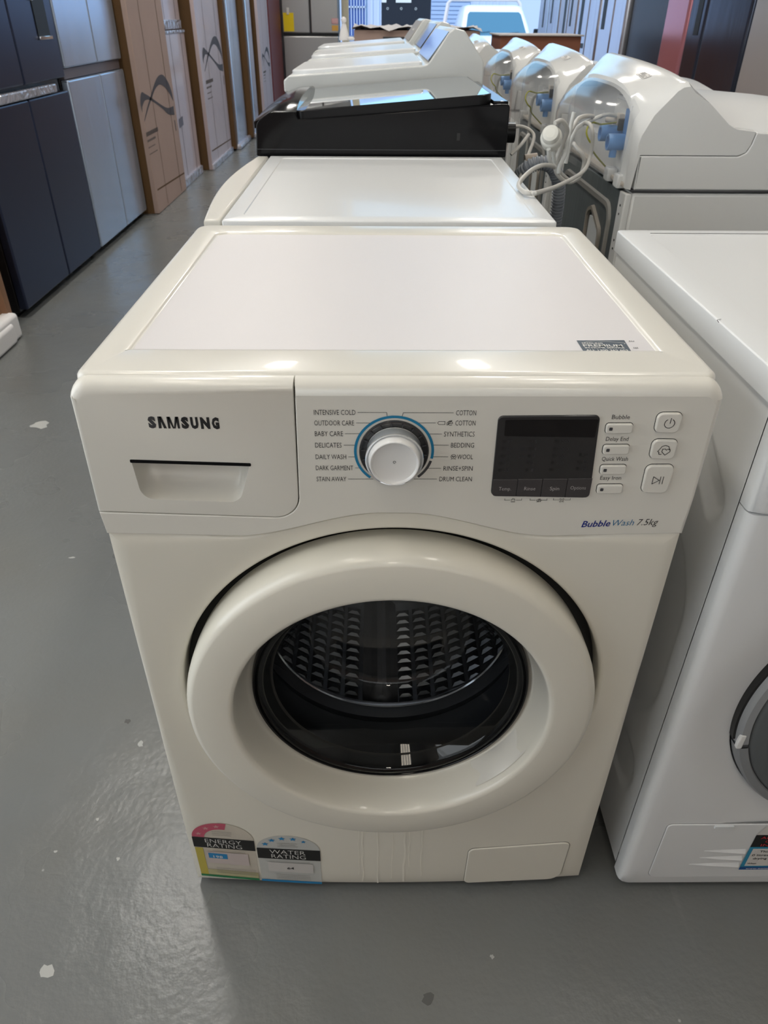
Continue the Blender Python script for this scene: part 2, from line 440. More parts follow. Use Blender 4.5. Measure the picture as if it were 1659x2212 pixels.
def strokes(lines, w, M, bm=None):
    """flat polylines of width w mapped through M(a, b)"""
    bm = bm or bmesh.new()
    for ln in lines:
        P = [Vector(p) for p in ln]
        for i in range(len(P)-1):
            d = (P[i+1]-P[i]); 
            if d.length < 1e-9: continue
            n = Vector((-d.y, d.x)).normalized()*w/2; e = d.normalized()*w*0.35
            a, b = P[i]-e, P[i+1]+e
            bm.faces.new([bm.verts.new(M(*q)) for q in (a-n, b-n, b+n, a+n)])
    return bm

def flat(polys, M, bm=None):
    bm = bm or bmesh.new()
    for p in polys: bm.faces.new([bm.verts.new(M(*q)) for q in p])
    return bm

_tc = {}
def glyphs(s, bold=0.0):
    k = (s, bold)
    if k not in _tc:
        c = bpy.data.curves.new('t', 'FONT'); c.body = s; c.size = 1; c.offset = bold; c.resolution_u = 2
        o = bpy.data.objects.new('t', c); COL.objects.link(o)
        me = bpy.data.meshes.new_from_object(o.evaluated_get(bpy.context.evaluated_depsgraph_get()))
        bpy.data.objects.remove(o)
        xs = [v.co.x for v in me.vertices]; ys = [v.co.y for v in me.vertices]
        _tc[k] = (me, min(xs), max(xs), min(ys), max(ys))
    return _tc[k]

def text(s, x0, x1, z0, z1, M, mat, parent, name='lettering', bold=0.0, cap=True, shear=0.0, bm=None, dz=0.0, link_=True):
    """print s in the box x0..x1, z0..z1 (z0..z1 = baseline to capital height) on the surface M(a, b)"""
    me, ax, bx, ay, by = glyphs(s, bold)
    ch = 0.69+bold if cap else (by-max(ay, 0))
    own = bm is None; bm = bm or bmesh.new()
    vs = []
    for v in me.vertices:
        h = v.co.y/ch; a = x0+(v.co.x-ax)/(bx-ax)*(x1-x0)+shear*h*(z1-z0); b = z0+h*(z1-z0)+dz*(v.co.x-ax)/(bx-ax)
        vs.append(bm.verts.new(M(a, b)))
    for p in me.polygons:
        try: bm.faces.new([vs[i] for i in p.vertices])
        except ValueError: pass
    if own and link_: return obj(name, bm, mat, parent, wn=False, recalc=False)
    return bm

def sst(x): x = max(0, min(1, x)); return x*x*(3-2*x)
def arcpts(cx, cz, r, a0, a1, n=24): return [(cx+r*math.cos(a0+(a1-a0)*k/n), cz+r*math.sin(a0+(a1-a0)*k/n)) for k in range(n+1)]

# ================================================================== SETTING
def grid_plane(bm, x0, x1, y0, y1, z): box(bm, x0, x1, y0, y1, z-0.06, z)
struct('floor', B(-2.5, 3.4, -6.0, 12.2, -0.08, 0.0), FLOORM)
struct('wall_left', B(-2.6, -2.5, -6.0, 12.2, 0, 4.9), WALLM)
struct('wall_right', B(3.4, 3.5, -6.0, 12.2, 0, 4.9), WALLM)
struct('wall_front', B(-2.6, 3.5, -6.1, -6.0, 0, 4.9), WALLM)
bm = bmesh.new(); box(bm, -2.6, -0.56, 12.0, 12.2, 0, 4.9); box(bm, 2.75, 3.5, 12.0, 12.2, 0, 4.9); box(bm, -0.56, 2.75, 12.0, 12.2, 4.0, 4.9)
struct('wall_back', bm, WALLM)
ceil_ = struct('ceiling', B(-2.6, 3.5, -6.1, 12.2, 4.9, 5.0), CEIL)
for k in range(9):
    obj('roof_beam', B(-2.5, 3.4, -5.0+2.05*k, -4.88+2.05*k, 4.66, 4.9), CEIL, ceil_)
d1 = struct('door_1', B(-0.62, 2.8, 11.86, 11.99, 3.85, 4.25, bev=0.03), SHUT)
obj('guide_rail', B(2.68, 2.75, 11.9, 12.2, 0, 3.9), SHUT, d1)
struct('trim_1', B(-0.50, -0.40, 11.4, 11.5, 0, 3.99, bev=0.006), POSTM)
struct('driveway', B(-14, 16, 12.2, 40, -0.2, -0.02), CONC)
FLR = bpy.data.objects['floor']
random.seed(21)
for (x, y, r, asp, dk) in ((-1.132, 1.531, .030, .9, 0), (-.459, .262, .0055, 1.3, 0), (-.498, .315, .0055, 1, 1), (-.488, -.125, .011, .8, 0), (.052, -.164, .008, 1.2, 1), (-.780, .823, .007, .5, 0), (.148, -.110, .003, 1, 0), (-.435, .04, .003, 1, 0), (-.54, .053, .003, .7, 0), (-.49, .11, .003, 1, 0)):
    bm = bmesh.new(); q = [(x+r*(1+random.uniform(-.35, .35))*math.cos(2*PI*k/11), y+asp*r*(1+random.uniform(-.35, .35))*math.sin(2*PI*k/11), .0003) for k in range(11)]
    bm.faces.new([bm.verts.new(p) for p in q]); obj('paint_chip', bm, (PALECHIP, DARKCHIP)[dk], FLR, wn=False)
# red partition on the left, before the far fridge
rw = struct('trim_2', B(-1.9, -1.28, 9.65, 10.86, 0, 2.6), REDW)

# unseen windows added around the fill lamps, left and behind the camera
FILLPANE = mk('glowing_fill_pane', (.8, .85, .9), .6, emis=((.85, .92, 1.0), .8))  # panes glow as part of the added windows
w1 = struct('added_window_left', B(-2.50, -2.46, -2.5, .9, .40, .46, bev=.01), COOLM)
obj('frame_head', B(-2.50, -2.46, -2.5, .9, 3.06, 3.12, bev=.01), COOLM, w1)
for k in range(4):
    y = -2.47+.84*k; obj('pane', B(-2.49, -2.475, y+.03, y+.80, .46, 3.06), FILLPANE, w1)
for k in range(5): obj('mullion', B(-2.50, -2.455, -2.50+.84*k, -2.44+.84*k, .46, 3.06, bev=.008), COOLM, w1)
w2_ = struct('added_window_front', B(-1.9, 2.8, -5.99, -5.95, .44, .50, bev=.01), COOLM)
obj('frame_head', B(-1.9, 2.8, -5.99, -5.95, 3.30, 3.36, bev=.01), COOLM, w2_)
for k in range(4):
    x = -1.88+1.165*k; obj('pane', B(x+.03, x+1.13, -5.985, -5.97, .50, 3.30), FILLPANE, w2_)
for k in range(5): obj('mullion', B(-1.90+1.165*k, -1.84+1.165*k, -5.99, -5.945, .50, 3.30, bev=.008), COOLM, w2_)

# ------------------------------------------------------------------ ceiling lamps
for i, (x, y, pw, ln) in enumerate(LAMPS):
    lab = 'long louvred fluorescent batten over the %s side, %s' % ('left' if x < -.5 else ('right' if x > 1 else 'middle'),
        {2.4: 'nearest in front of the camera', 5.6: 'second pair down the room', 8.8: 'pair nearest the open roller door', -1.15: 'extra wide one just behind the camera', .2: 'added fill pair over the front machines', -4.4: 'farthest behind the camera'}[y])
    wd = .6 if abs(x+.95) < .01 else .3
    t = thing('ceiling_lamp', lab, 'lamp', (x, y, LAMP_Z), 'fluorescent battens under the roof')
    bm = bmesh.new(); box(bm, x-wd/2-.02, x+wd/2+.02, y-ln/2-.03, y+ln/2+.03, LAMP_Z+0.05, LAMP_Z+0.11, bev=0.01); obj('housing', bm, LOUVRE, t)
    for k in range(4):
        bm = bmesh.new(); cyl(bm, (x+wd*(-.4+.2667*k), y-ln/2, LAMP_Z+0.025), (x+wd*(-.4+.2667*k), y+ln/2, LAMP_Z+0.025), 0.013, 8)
        obj('fluorescent_tube', bm, TUBEM, t)
    for yy in (y-.4, y+.4):
        bm = bmesh.new(); cyl(bm, (x, yy, LAMP_Z+.1), (x, yy, 4.9), .006, 6); obj('hanger', bm, LOUVRE, t)
    ld = bpy.data.lights.new('batten_light', 'AREA'); ld.shape = 'RECTANGLE'; ld.size = wd; ld.size_y = ln; ld.energy = pw; ld.color = (1.0, 0.985, 0.955) if y > 0 else (1.0, 0.93, 0.82)
    lo = bpy.data.objects.new('batten_light', ld); COL.objects.link(lo); lo.location = (x, y, LAMP_Z-0.01)

# ================================================================== MAIN WASHING MACHINE
PF = lambda a, b: (a, -0.0007, b)          # print surface just in front of the control panel
wm = thing('washing_machine', 'cream-white front-loading washing machine in the foreground with a round glass door', 'washing machine', (0, 0.29, 0))
def bulge(x, z):
    t = max(0.0, min(1.0, (0.34-z)/0.34)); return -0.010*(1-(x/0.3)**2)*t*t*(3-2*t)
# cabinet: sides, back, base
bm = bmesh.new()
out = roundpoly([(-.2965, .014), (.2965, .014), (.2965, .842), (-.2965, .842)], [.004, .004, .02, .02], 5)
loft(bm, [[(p[0], y, p[1]) for p in out] for y in (.012, .575)], cap1=True)
obj('cabinet', bm, ENAMEL, wm)
obj('back_plate', B(-.28, .28, .574, .58, .03, .83), GALV, wm)
for x in (-.25, .25):
    for y in (.05, .53):
        bm = bmesh.new(); cyl(bm, (x, y, 0), (x, y, .016), .02, 16); obj('foot', bm, BLKPL, wm)
# front panel with the round door opening (polar grid)
def arch(x):
    t = max(0, min(1, (abs(x+.003)-.012)/.150)); s = t*t*(3-2*t); return .7035-(.7035-.6745)*s + (0.0035*max(0, (abs(x)-.16)/.14))
CX, CZ, RG = -0.001, 0.425, 0.2575
def outer(th):
    c, s = math.cos(th), math.sin(th); lo, hi = 0.05, 1.0
    def inside(r):
        x, z = CX+r*c, CZ+r*s
        return abs(x) < .2975 and z > .0125 and z < arch(x)
    for _ in range(40):
        m = (lo+hi)/2
        if inside(m): lo = m
        else: hi = m
    return lo
ths = [2*PI*k/240 for k in range(240)]
for cx_, cz_ in ((-.2975, .0125), (.2975, .0125), (-.2975, arch(-.2975)), (.2975, arch(.2975))):
    ths.append(math.atan2(cz_-CZ, cx_-CX) % (2*PI))
ths.sort()
bm = bmesh.new(); rings = []
prof = []
for th in ths:
    ro = outer(th); c, s = math.cos(th), math.sin(th); col = []
    for r, y in ((RG-.004, .032), (RG-.003, .012), (RG-.0025, .0085), (RG-.001, .0062), (RG+.001, .0048)): col.append((CX+r*c, y, CZ+r*s))
    for t in (.02, .06, .12, .2, .32, .48, .66, .82, .93, 1.0):
        r = RG+.001+(ro-RG-.001)*t; d = r-RG
        x, z = CX+r*c, CZ+r*s
        y = .0045*math.exp(-(d/.022)**1.5) + bulge(x, z)
        e = 0
        if t == 1.0: e = .0030
        elif t >= .93: e = 0.0004
        col.append((x, y+e, z))
    x, _, z = col[-1]; col.append((x, .03, z))
    prof.append(col)
for k in range(len(prof[0])): rings.append([p[k] for p in prof])
vr = loft(bm, rings)
fp = obj('front_panel', bm, ENAMEL3, wm, wn=False, sharp=50)
bm = bmesh.new(); lathe([(RG+.002, .031), (.15, .033)], CX, CZ, bm=bm); obj('door_recess', bm, SEAM, wm)
# little service flap bottom right
FL = roundpoly([(.1155, .0155), (.2655, .0155), (.2685, .114), (.1175, .1045)], [.008, .02, .010, .010], 5)
MB_ = lambda a, b, y: (a, y+bulge(a, b), b)
fl = obj('service_flap', plate(FL, .0016, -.0022, .0, M=MB_), ENAMEL3, wm)
obj('flap_seam', plate(inset(FL, -.0009), 0, -.0005, .001, M=MB_), mk('seam_grey', (.25, .24, .21), .7), fl)
obj('finger_notch', B(.178, .202, -.0030, .0, .1085, .1105), SEAM, fl)

FB0 = lambda a, b: (a, -.0003+bulge(a, b), b)
# control panel (right/lower part) and detergent drawer front, both with rounded top edge
sx = -.0945
top, cr_ = .8475, .016
arcb = [(x/1000.0, arch(x/1000.0)+.0009) for x in range(-298, 299, 8)]
dcorner = roundpoly([(-.3005, .7065), (-.0985, .6985), (-.0955, .8475)], [0, .024, 0], 8)
body_ol = arcb + [(.2985, arch(.298)+.0009), (.3010, .72)] + roundpoly([(.301, .72), (.3005, top), (sx, top)], [0, cr_, 0], 6)[1:-1] + [(sx, top), (sx, top-.017)]
dc = inset([(-.3005, .7062)]+dcorner[1:-1]+[(-.0955, .8475), (-.2, .9), (-.4, .9), (-.4, .72)], -.0009)
lower = list(reversed([(min(p[0], sx), p[1]) for p in dc[1:len(dcorner)-1]]))
body_ol += lower + [(-.3003, .7052)]
def toprad(pts, big=.013, small=.0012, side=.005):
    R = []
    for x, z in pts:
        if abs(x+.0951) < .0012 and z > .8: R.append(small if z < top-.001 else big)
        elif z > .8305: R.append(side+(big-side)*min(1, (z-.8305)/.013))
        elif x > .299 or x < -.2995: R.append(side if z > .71 else small)
        else: R.append(small)
    return R
cp = obj('control_panel', plate(body_ol, toprad(body_ol), -.0004, .016, seg=5, seam=-.0945), ENAMEL2, wm, sharp=50)
# detergent drawer with scooped handle
dr_ol = [(-.3005, .7065)]+dcorner[1:-1]+[(-.0957, top-.017), (-.0957, top)] + roundpoly([(-.0957, top), (-.3005, top), (-.3010, .72)], [0, cr_, 0], 6)[1:-1]
hole = roundpoly([(-.2535, .7215), (-.1565, .7175), (-.1425, .7625), (-.2565, .7665)], [.014, .014, .004, .004], 7)
hb, hl = plate(dr_ol, toprad(dr_ol), -.0004, .016, seg=5, holes=[hole], seam=-.0957)
H = hl[0]; N = len(hole); zt = lambda x: .7665-(x+.2565)/.114*.004
prev = H
for k, f in enumerate((.04, .12, .25, .42, .6, .78, 1.0)):
    q = f*PI/2; nr = []
    for (x, z) in hole:
        cxh = -.2; zz = zt(x)-(zt(x)-z)*(1-.55*(1-math.cos(q))); xx = cxh+(x-cxh)*(1-.10*f)
        nr.append(hb.verts.new((xx, -.0004+.026*math.sin(q), zz)))
    for i in range(N): hb.faces.new((prev[i], prev[(i+1) % N], nr[(i+1) % N], nr[i]))
    prev = nr
hb.faces.new(prev)
dd = obj('detergent_drawer', hb, ENAMEL2, wm, sharp=50)
bm = bmesh.new(); plate(roundpoly([(-.2575, .7638), (-.1415, .7598), (-.1415, .7632), (-.2575, .7672)], .001, 3), .0003, -.0012, .012, bm=bm)
obj('handle_lip', bm, BLKGLOSS, dd, label='thin glossy dark strip above the handle recess')  # chrome strip, its dark reflection put into the colour as black gloss
# dark gaps behind the seams
bm = bmesh.new(); box(bm, -.125, .295, .008, .014, .71, .838); box(bm, -.295, -.08, .008, .014, .692, .712); obj('panel_gap', bm, SEAM, wm)
# wordmark on the drawer
LX = lambda u: -.2327+(300+u/8.295-320)*.0004303
lz = lambda x: .8012-.0010*(x+.2327)/.0667
for s, u0, u1 in (('S', 165, 305), ('S', 757, 893), ('U', 925, 1062), ('N', 1103, 1270), ('G', 1305, 1438)):
    a, b = LX(u0), LX(u1)
    text(s, a, b, lz(a)+.00104, lz(a)+.00104+.01133, PF, INKG if u0 == 165 else INK, dd, 'letter', bold=.07)
a, b = LX(340), LX(485); z = lz(a)
th = .0026
bm = flat([[(a, z), (a+th, z), (a+th+.0009, z+.0123), (a+.0005, z+.0123)], [(b-th-.0002, z), (b, z), (a+th+.0014, z+.0123), (a+th-.0006, z+.0123)]], PF)
obj('letter', bm, INK, dd, wn=False, recalc=False)
a, b = LX(510), LX(722); z = lz(a)
bm = flat([[(a, z), (a+.0021, z), (a+.0025, z+.0122), (a, z+.0122)], [(b-.0021, z), (b, z), (b, z+.0122), (b-.0025, z+.0122)],
           [((a+b)/2-.0012, z), ((a+b)/2+.0002, z), (a+.0032, z+.0122), (a+.0006, z+.0122)], [((a+b)/2-.0002, z), ((a+b)/2+.0012, z), (b-.0006, z+.0122), (b-.0032, z+.0122)]], PF)
obj('letter', bm, INK, dd, wn=False, recalc=False)

# programme legends
hc = .0026
LEFTP = [('INTENSIVE COLD', .8180, -.0779, -.0393), ('OUTDOOR CARE', .8070, -.0780, -.0408), ('BABY CARE', .7957, -.0781, -.0514),
         ('DELICATES', .7833, -.0783, -.0531), ('DAILY WASH', .7705, -.0784, -.0490), ('DARK GARMENT', .7581, -.0788, -.0425), ('STAIN AWAY', .7454, -.0787, -.0495)]
RIGHTP = [('COTTON', .8178, .0540, .0727), ('COTTON', .8072, .0540, .0729), ('SYNTHETICS', .7955, .0440, .0730), ('BEDDING', .7835, .0513, .0734),
          ('WOOL', .7707, .0580, .0733), ('RINSE+SPIN', .7577, .0455, .0740), ('DRUM CLEAN', .7455, .0421, .0741)]
for s, z, a, b in LEFTP+RIGHTP:
    text(s, a, b, z-hc, z+hc, PF, INK, cp, bold=-.004)
KX, KZ = -.003, .7765
lines = []
for (s, z, a, b), ang in zip(LEFTP, (0, 148, 157, 176, 193, 211, 232)):
    if z > .815: lines.append([(b+.0021, z), (-.0105, z), (-.0100, z-.0036)])
    else:
        dz = z-KZ; xe = KX-math.sqrt(max(0, .0370**2-dz*dz)); lines.append([(b+.0021, z), (xe, z)])
starts = (.0515, .0355, .0418, .0490, .0492, .0430, .0395)
for (s, z, a, b), st in zip(RIGHTP, starts):
    if z > .815: lines.append([(.0515, z), (.0050, z), (.0040, z-.0036)])
    else:
        dz = z-KZ; xe = KX+math.sqrt(max(0, .0370**2-dz*dz)); lines.append([(xe, z), (st, z)])
obj('leader_lines', strokes(lines, .00042, PF), INK, cp, wn=False, recalc=False)
# small pictograms: tag, eco leaf "e", wool mark
ic = [[(.0373, .8072), (.0385, .8088), (.0442, .8088), (.0442, .8056), (.0385, .8056), (.0373, .8072)]]
ic += [arcpts(.0494, .8068, .0021, 0, 1.75*PI, 14)[::-1] + [(.0515, .8068)], [(.0473, .8066), (.0515, .8068)]]
ic += [[(.0462, .8050), (.0462, .8075), (.0480, .8092), (.0508, .8098), (.0490, .8078), (.0470, .8052), (.0462, .8050)]]
ic += [arcpts(.0545, .7709, .0024, 0, 2*PI, 16), [(.0530, .7716), (.0545, .7698), (.0560, .7716), (.0548, .7712), (.0530, .7716)], [(.0530, .7683), (.0524, .7678)], [(.0560, .7683), (.0566, .7678)]]
obj('pictograms', strokes(ic, .00045, PF), INK, cp, wn=False, recalc=False)

# dial: coloured ring, dark bezel, pearl knob
dial = bpy.data.objects.new('programme_dial', None)
bm = bmesh.new()
loft(bm, [[(KX+r*math.cos(a), -.0009, KZ+r*math.sin(a)) for a in [math.radians(-12+k*(232+12)/80.0) for k in range(81)]] for r in (.0358, .0384)], close=False)
dl = obj('programme_dial', lathe([(.0335, .0), (.0335, -.002), (.0330, -.003), (.0320, -.0032), (.030, -.002), (.024, -.0012)], KX, KZ, cap1=True), DIALDARK, wm)
obj('teal_ring', bm, TEAL, dl, label='thin teal arc around the dial', wn=False, recalc=False)
bm = bmesh.new()
loft(bm, [[(KX+r*math.cos(a), -.0009, KZ+r*math.sin(a)) for a in [math.radians(-50+k*34/20.0) for k in range(21)]] for r in (.0358, .0384)], close=False)
obj('grey_ring', bm, RINGG, dl, label='short dark grey arc at the lower right of the dial', wn=False, recalc=False)
bm = bmesh.new()
for k in range(14):
    a = math.radians(-45+k*20.0)
    box(bm, -.0004, .0004, -.0036, -.0028, .0275, .0315)
    bmesh.ops.rotate(bm, verts=bm.verts[-8:], cent=(0, 0, 0), matrix=Matrix.Rotation(PI/2-a, 3, 'Y'))
    bmesh.ops.translate(bm, verts=bm.verts[-8:], vec=(KX, 0, KZ))
obj('tick', bm, RUBBER, dl)
kn = lathe([(.0268, -.002), (.0268, -.010), (.0263, -.0135), (.0252, -.0150)], KX, KZ, n=96)
lathe([(.0252, -.0150), (.0243, -.0200), (.0235, -.0235), (.0232, -.0243), (.0225, -.0246), (.0214, -.0240), (.0205, -.0225), (.017, -.0212), (.010, -.0206), (.003, -.0204), (.0006, -.0204)], KX, KZ, n=96, bm=kn, cap1=True)
obj('knob', kn, KNOB, dl, label='raised pearl white knob')
obj('chrome_ring', lathe([(.0272, -.0155), (.0277, -.0165), (.0274, -.0178), (.0262, -.0172), (.0258, -.0160)], KX, KZ, n=96), CHROME, dl)
obj('dial_collar', lathe([(.0270, -.004), (.0274, -.0155), (.0262, -.0165)], KX, KZ, n=96), GLASS, dl)
obj('knob_mark', strokes([arcpts(KX, KZ, .0012, -.4, 2*PI-1.2, 16)], .0004, lambda a, b: (a, -.0208, b)), RUBBER, dl, wn=False, recalc=False)

# display block
disp_ol = roundpoly([(.0942, .7262), (.1935, .7242), (.1885, .8160), (.0935, .8150)], [.006, .006, .005, .005], 6)
dp = obj('display', plate(disp_ol, .0008, -.0022, .001), DISPLAY, wm)
PD = lambda a, b: (a, -.0027, b)
obj('display_window', plate(roundpoly([(.1010, .7945), (.1868, .7932), (.1872, .8120), (.1003, .8112)], [.001, .001, .001, .001], 2), 0, -.0026, -.002), WINDOW, dp)
DZ = lambda u, v: (.0942+(u)*.0993, .7252+v*.0905)
kz = .7462
for k in range(4):
    a = .0950+k*.02455; b = a+.0240
    pts = roundpoly([(a+.0002, .7268-.0004*k), (b, .7264-.0004*k), (b-.0002, kz+.0005*k), (a, kz+.0004*k)], [.004 if k == 0 else .0004, .004 if k == 3 else .0004, .0004, .0004], 4)
    obj('soft_key', plate(pts, .0004, -.0031, -.002), KEYS, dp)
PK = lambda a, b: (a, -.0035, b)
for s, a, b, z in (('Temp.', .1013, .1135, .7340), ('Rinse', .1265, .1375, .7342), ('Spin', .1520, .1612, .7343), ('Options', .1722, .1875, .7352)):
    text(s, a, b, z, z+.0040, PK, KEYINK, dp, bold=-.008)
def dot(cx, cz, r): return [(cx+r*math.cos(2*PI*k/12), cz+r*math.sin(2*PI*k/12)) for k in range(12)]
cols = [(.1013, ('95', '60', '40', '30', '20')), (.1275, ('5', '4', '3', '2', '1')), (.1512, ('1200', '1000', '800', '400', ''))]
led = bmesh.new(); tx = bmesh.new()
for x, ss in cols:
    for i, s in enumerate(ss):
        z = .7885-i*.0079+(x-.1)*.004; flat([dot(x-.0002*i, z, .0016)], PD, led)
        if s: text(s, x+.0030, x+.0030+.0024*len(s), z-.0017, z+.0017, PD, None, None, bm=tx)
strokes([[(.117, z-.001), (.1225, z-.001), (.1225, z+.001), (.117, z+.001), (.117, z-.001)] for z in (.7806, .7727)], .0003, PD, tx)
for i in range(3):
    z = .7740-i*.0077; flat([dot(.1765-.0002*i, z, .0016)], PD, led)
    strokes([[(.1802, z+.0014), (.1806, z-.0014), (.1838, z-.0014), (.1842, z+.0014)], [(.1812, z), (.1832, z+.0006*(i-1))]], .0003, PD, tx)
strokes([arcpts(.1562, .757, .0014, 0, 6.2, 10), [(.1555, .7575), (.1570, .7565)]], .0003, PD, tx)
obj('indicator_dots', led, STKBLACK, dp, wn=False, recalc=False); obj('legend', tx, DIMINK, dp, wn=False, recalc=False)
# small child-lock / sound / check pictograms under the display
li = []
for cx_, z in ((.1175, .7205), (.1430, .7205), (.1665, .7208)):
    li += [[(cx_-.0085, z+.002), (cx_-.0085, z), (cx_-.0030, z)], [(cx_+.0030, z), (cx_+.0085, z), (cx_+.0085, z+.002)]]
z = .7202
li += [[(.1158, z-.002), (.1192, z-.002), (.1192, z+.0012), (.1158, z+.0012), (.1158, z-.002)], arcpts(.1175, z+.0012, .0013, 0, PI, 8), [(.1168, z-.0008), (.1175, z-.0012), (.1182, z-.0008)]]
li += [[(.1413, z-.0006), (.1420, z-.0006), (.1434, z-.0018), (.1434, z+.0020), (.1420, z+.0008), (.1413, z+.0008), (.1413, z-.0006)], arcpts(.1434, z, .0014, -.9, .9, 6), arcpts(.1434, z, .0022, -.9, .9, 6), [(.1418, z-.0022), (.1446, z+.0022)]]
li += [arcpts(.1665, z+.0002, .0015, 0, 6.28, 12), [(.1675, z-.0008), (.1684, z-.0018)], arcpts(.1665, z+.0002, .0026, .4, 1.2, 4), arcpts(.1665, z+.0002, .0026, 2.0, 2.8, 4), arcpts(.1665, z+.0002, .0026, 3.6, 4.3, 4), [(.1660, z+.0005), (.1670, z-.0001)]]
obj('pictograms', strokes(li, .0004, PF), INK, cp, wn=False, recalc=False)
# four option buttons with labels
for s, bx, bz, a, b, z in (('Bubble', .1956, .8076, .2000, .2168, .8118), ('Delay End', .1970, .7848, .1985, .2200, .7886),
                           ('Quick Wash', .1983, .7624, .1985, .2240, .7666), ('Easy Iron', .1990, .7400, .2008, .2215, .7450)):
    ol = roundpoly([(bx+.0006, bz-.0105), (bx+.0256, bz-.0100), (bx+.0253, bz), (bx, bz-.0002)], .0028, 5)
    bt = obj('option_button', plate(ol, .0012, -.0034, .0), ENAMEL2, wm)
    obj('button_gap', plate(inset(ol, -.0005), 0, -.0008, .0005), SEAM, bt)
    obj('indicator', plate(rrect(bx+.0030, bx+.0062, bz-.0067, bz-.0034, .0007, 3), 0, -.0037, -.003), RUBBER, bt)
    text(s, a, b, z-.0002, z+.0043, PF, INK, cp, bold=-.004)
# power, smart check and start buttons
def bigbutton(ol, icon, name):
    bt = obj(name, plate(ol, .0015, -.0036, .0), ENAMEL2, wm)
    obj('button_gap', plate(inset(ol, -.0005), 0, -.0008, .0005), SEAM, bt)
    obj('pictogram', strokes(icon, .0006, lambda a, b: (a, -.0040, b)), INK, bt, wn=False, recalc=False)
px, pz = .2540, .8087
bigbutton(roundpoly([(.2420, .7984), (.2650, .7978), (.2655, .8190), (.2415, .8188)], .0055, 6),
          [arcpts(px, pz, .0047, PI/2+.55, PI/2-.55+2*PI, 20), [(px+.0004, pz+.0002), (px+.0006, pz+.0056)]], 'power_button')
px, pz = .2560, .7800
bigbutton(roundpoly([(.2435, .7700), (.2672, .7690), (.2678, .7905), (.2432, .7908)], .0055, 6),
          [[(px-.0050, pz-.0040), (px-.0052, pz-.0020), (px-.0066, pz-.0014), (px-.0048, pz+.0018), (px-.0035, pz+.0042), (px-.0005, pz+.0054), (px+.0030, pz+.0042), (px+.0044, pz+.0014), (px+.0040, pz+.0004)],
           [(px+.0012, pz-.0052), (px-.0026, pz-.0016), (px-.0022, pz+.0012), (px+.0002, pz+.0016), (px+.0014, pz+.0002), (px+.0028, pz+.0014), (px+.0050, pz+.0008), (px+.0052, pz-.0016), (px+.0012, pz-.0052)], [(px-.0050, pz-.0040), (px-.0034, pz-.0046), (px-.0024, pz-.0040)]], 'check_button')
px, pz = .2570, .7462
bigbutton(roundpoly([(.2435, .7310), (.2695, .7300), (.2708, .7628), (.2430, .7625)], .0060, 6),
          [[(px-.0052, pz-.0042), (px+.0012, pz), (px-.0052, pz+.0042), (px-.0052, pz-.0042)], [(px+.0020, pz-.0042), (px+.0020, pz+.0042)], [(px+.0048, pz-.0042), (px+.0048, pz+.0042)]], 'start_button')
text('Bubble', .1915, .2205, .6872, .6950, PF, BWBLUE, cp, shear=.22, dz=.0012, bold=.012)
text('Wash', .2215, .2445, .6886, .6962, PF, BWTEAL, cp, shear=.22, dz=.0009, bold=-.006)
text('7.5kg', .2480, .2690, .6894, .6972, PF, INK, cp, shear=.22, dz=.0006, bold=-.006)

random.seed(9)
bm = bmesh.new()
for x, z0, z1, w in ((-.040, .160, .022, .0022), (-.0455, .150, .040, .0012), (-.018, .165, .018, .0024), (.004, .160, .030, .0016), (.022, .168, .022, .0030), (.029, .150, .060, .0014), (.048, .165, .036, .0022)):
    pts = [(x+random.uniform(-.0012, .0012), z0+(z1-z0)*k/7) for k in range(8)]; strokes([pts], w, FB0, bm)
obj('water_marks', bm, mk('dried_water', (.86, .83, .74), .45), wm, wn=False, recalc=False)
# lid with sunken textured field
bm = bmesh.new()
lid_ol = roundpoly([(-.2985, .0135), (.2985, .0135), (.2985, .584), (-.2985, .584)], [.012, .012, .022, .022], 6)
TOP = lambda a, b, y: (a, b, y)
fld = roundpoly([(-.2660, .068), (.2630, .068), (.2630, .5390), (-.2620, .5390)], [.002, .002, .018, .018], 5)
lb, hl = plate(lid_ol, .0075, .8500, .8300, M=TOP, holes=[fld], seg=4)
H = hl[0]; N = len(fld); ins = [(p[0], max(p[1], .0790)) for p in inset(fld, .0045)]
nr = [lb.verts.new((p[0], p[1], .8468)) for p in ins]
for i in range(N): lb.faces.new((H[i], H[(i+1) % N], nr[(i+1) % N], nr[i]))
ld_ = obj('lid', lb, ENAMEL, wm, sharp=50)
bm = bmesh.new()
bm.faces.new([bm.verts.new((p[0], p[1], .8469)) for p in ins])
obj('textured_field', bm, LIDW, ld_, label='flat matt lavender-white sunken field of the lid')
# service sticker
PT = lambda a, b: (a, b, .8475)
st = obj('service_sticker', flat([[(.1860, .0690), (.2335, .0690), (.2352, .1068), (.1858, .1055)]], lambda a, b: (a, b, .8472)), STKDARK, wm, wn=False, label='slate blue service sticker with white lettering')
for s, a, b, y0, h in (('SAMSUNG', .1890, .2105, .0955, .0036), ('PREMIUM', .1890, .2290, .0885, .0056), ('IN-HOME SERVICE', .1895, .2295, .0835, .0036), ('AU: 1300 362 603', .1890, .2310, .0765, .0043), ('NZ: 0800 726 786', .1888, .2300, .0702, .0043)):
    text(s, a, b, y0, y0+h, PT, WHITEINK, st, bold=.02)
obj('swoosh', strokes([[(.1900, .0985), (.1960, .1015), (.2040, .1035), (.2140, .1025), (.2250, .1000), (.2320, .0985), (.2335, .0970), (.2320, .0955)]], .0006, PT), WHITEINK, st, wn=False, recalc=False)
text('AU', .2385, .2445, .1020, .1048, PT, INK, ld_, bold=.01); text('NZ', .2385, .2435, .0840, .0868, PT, INK, ld_, bold=.01)

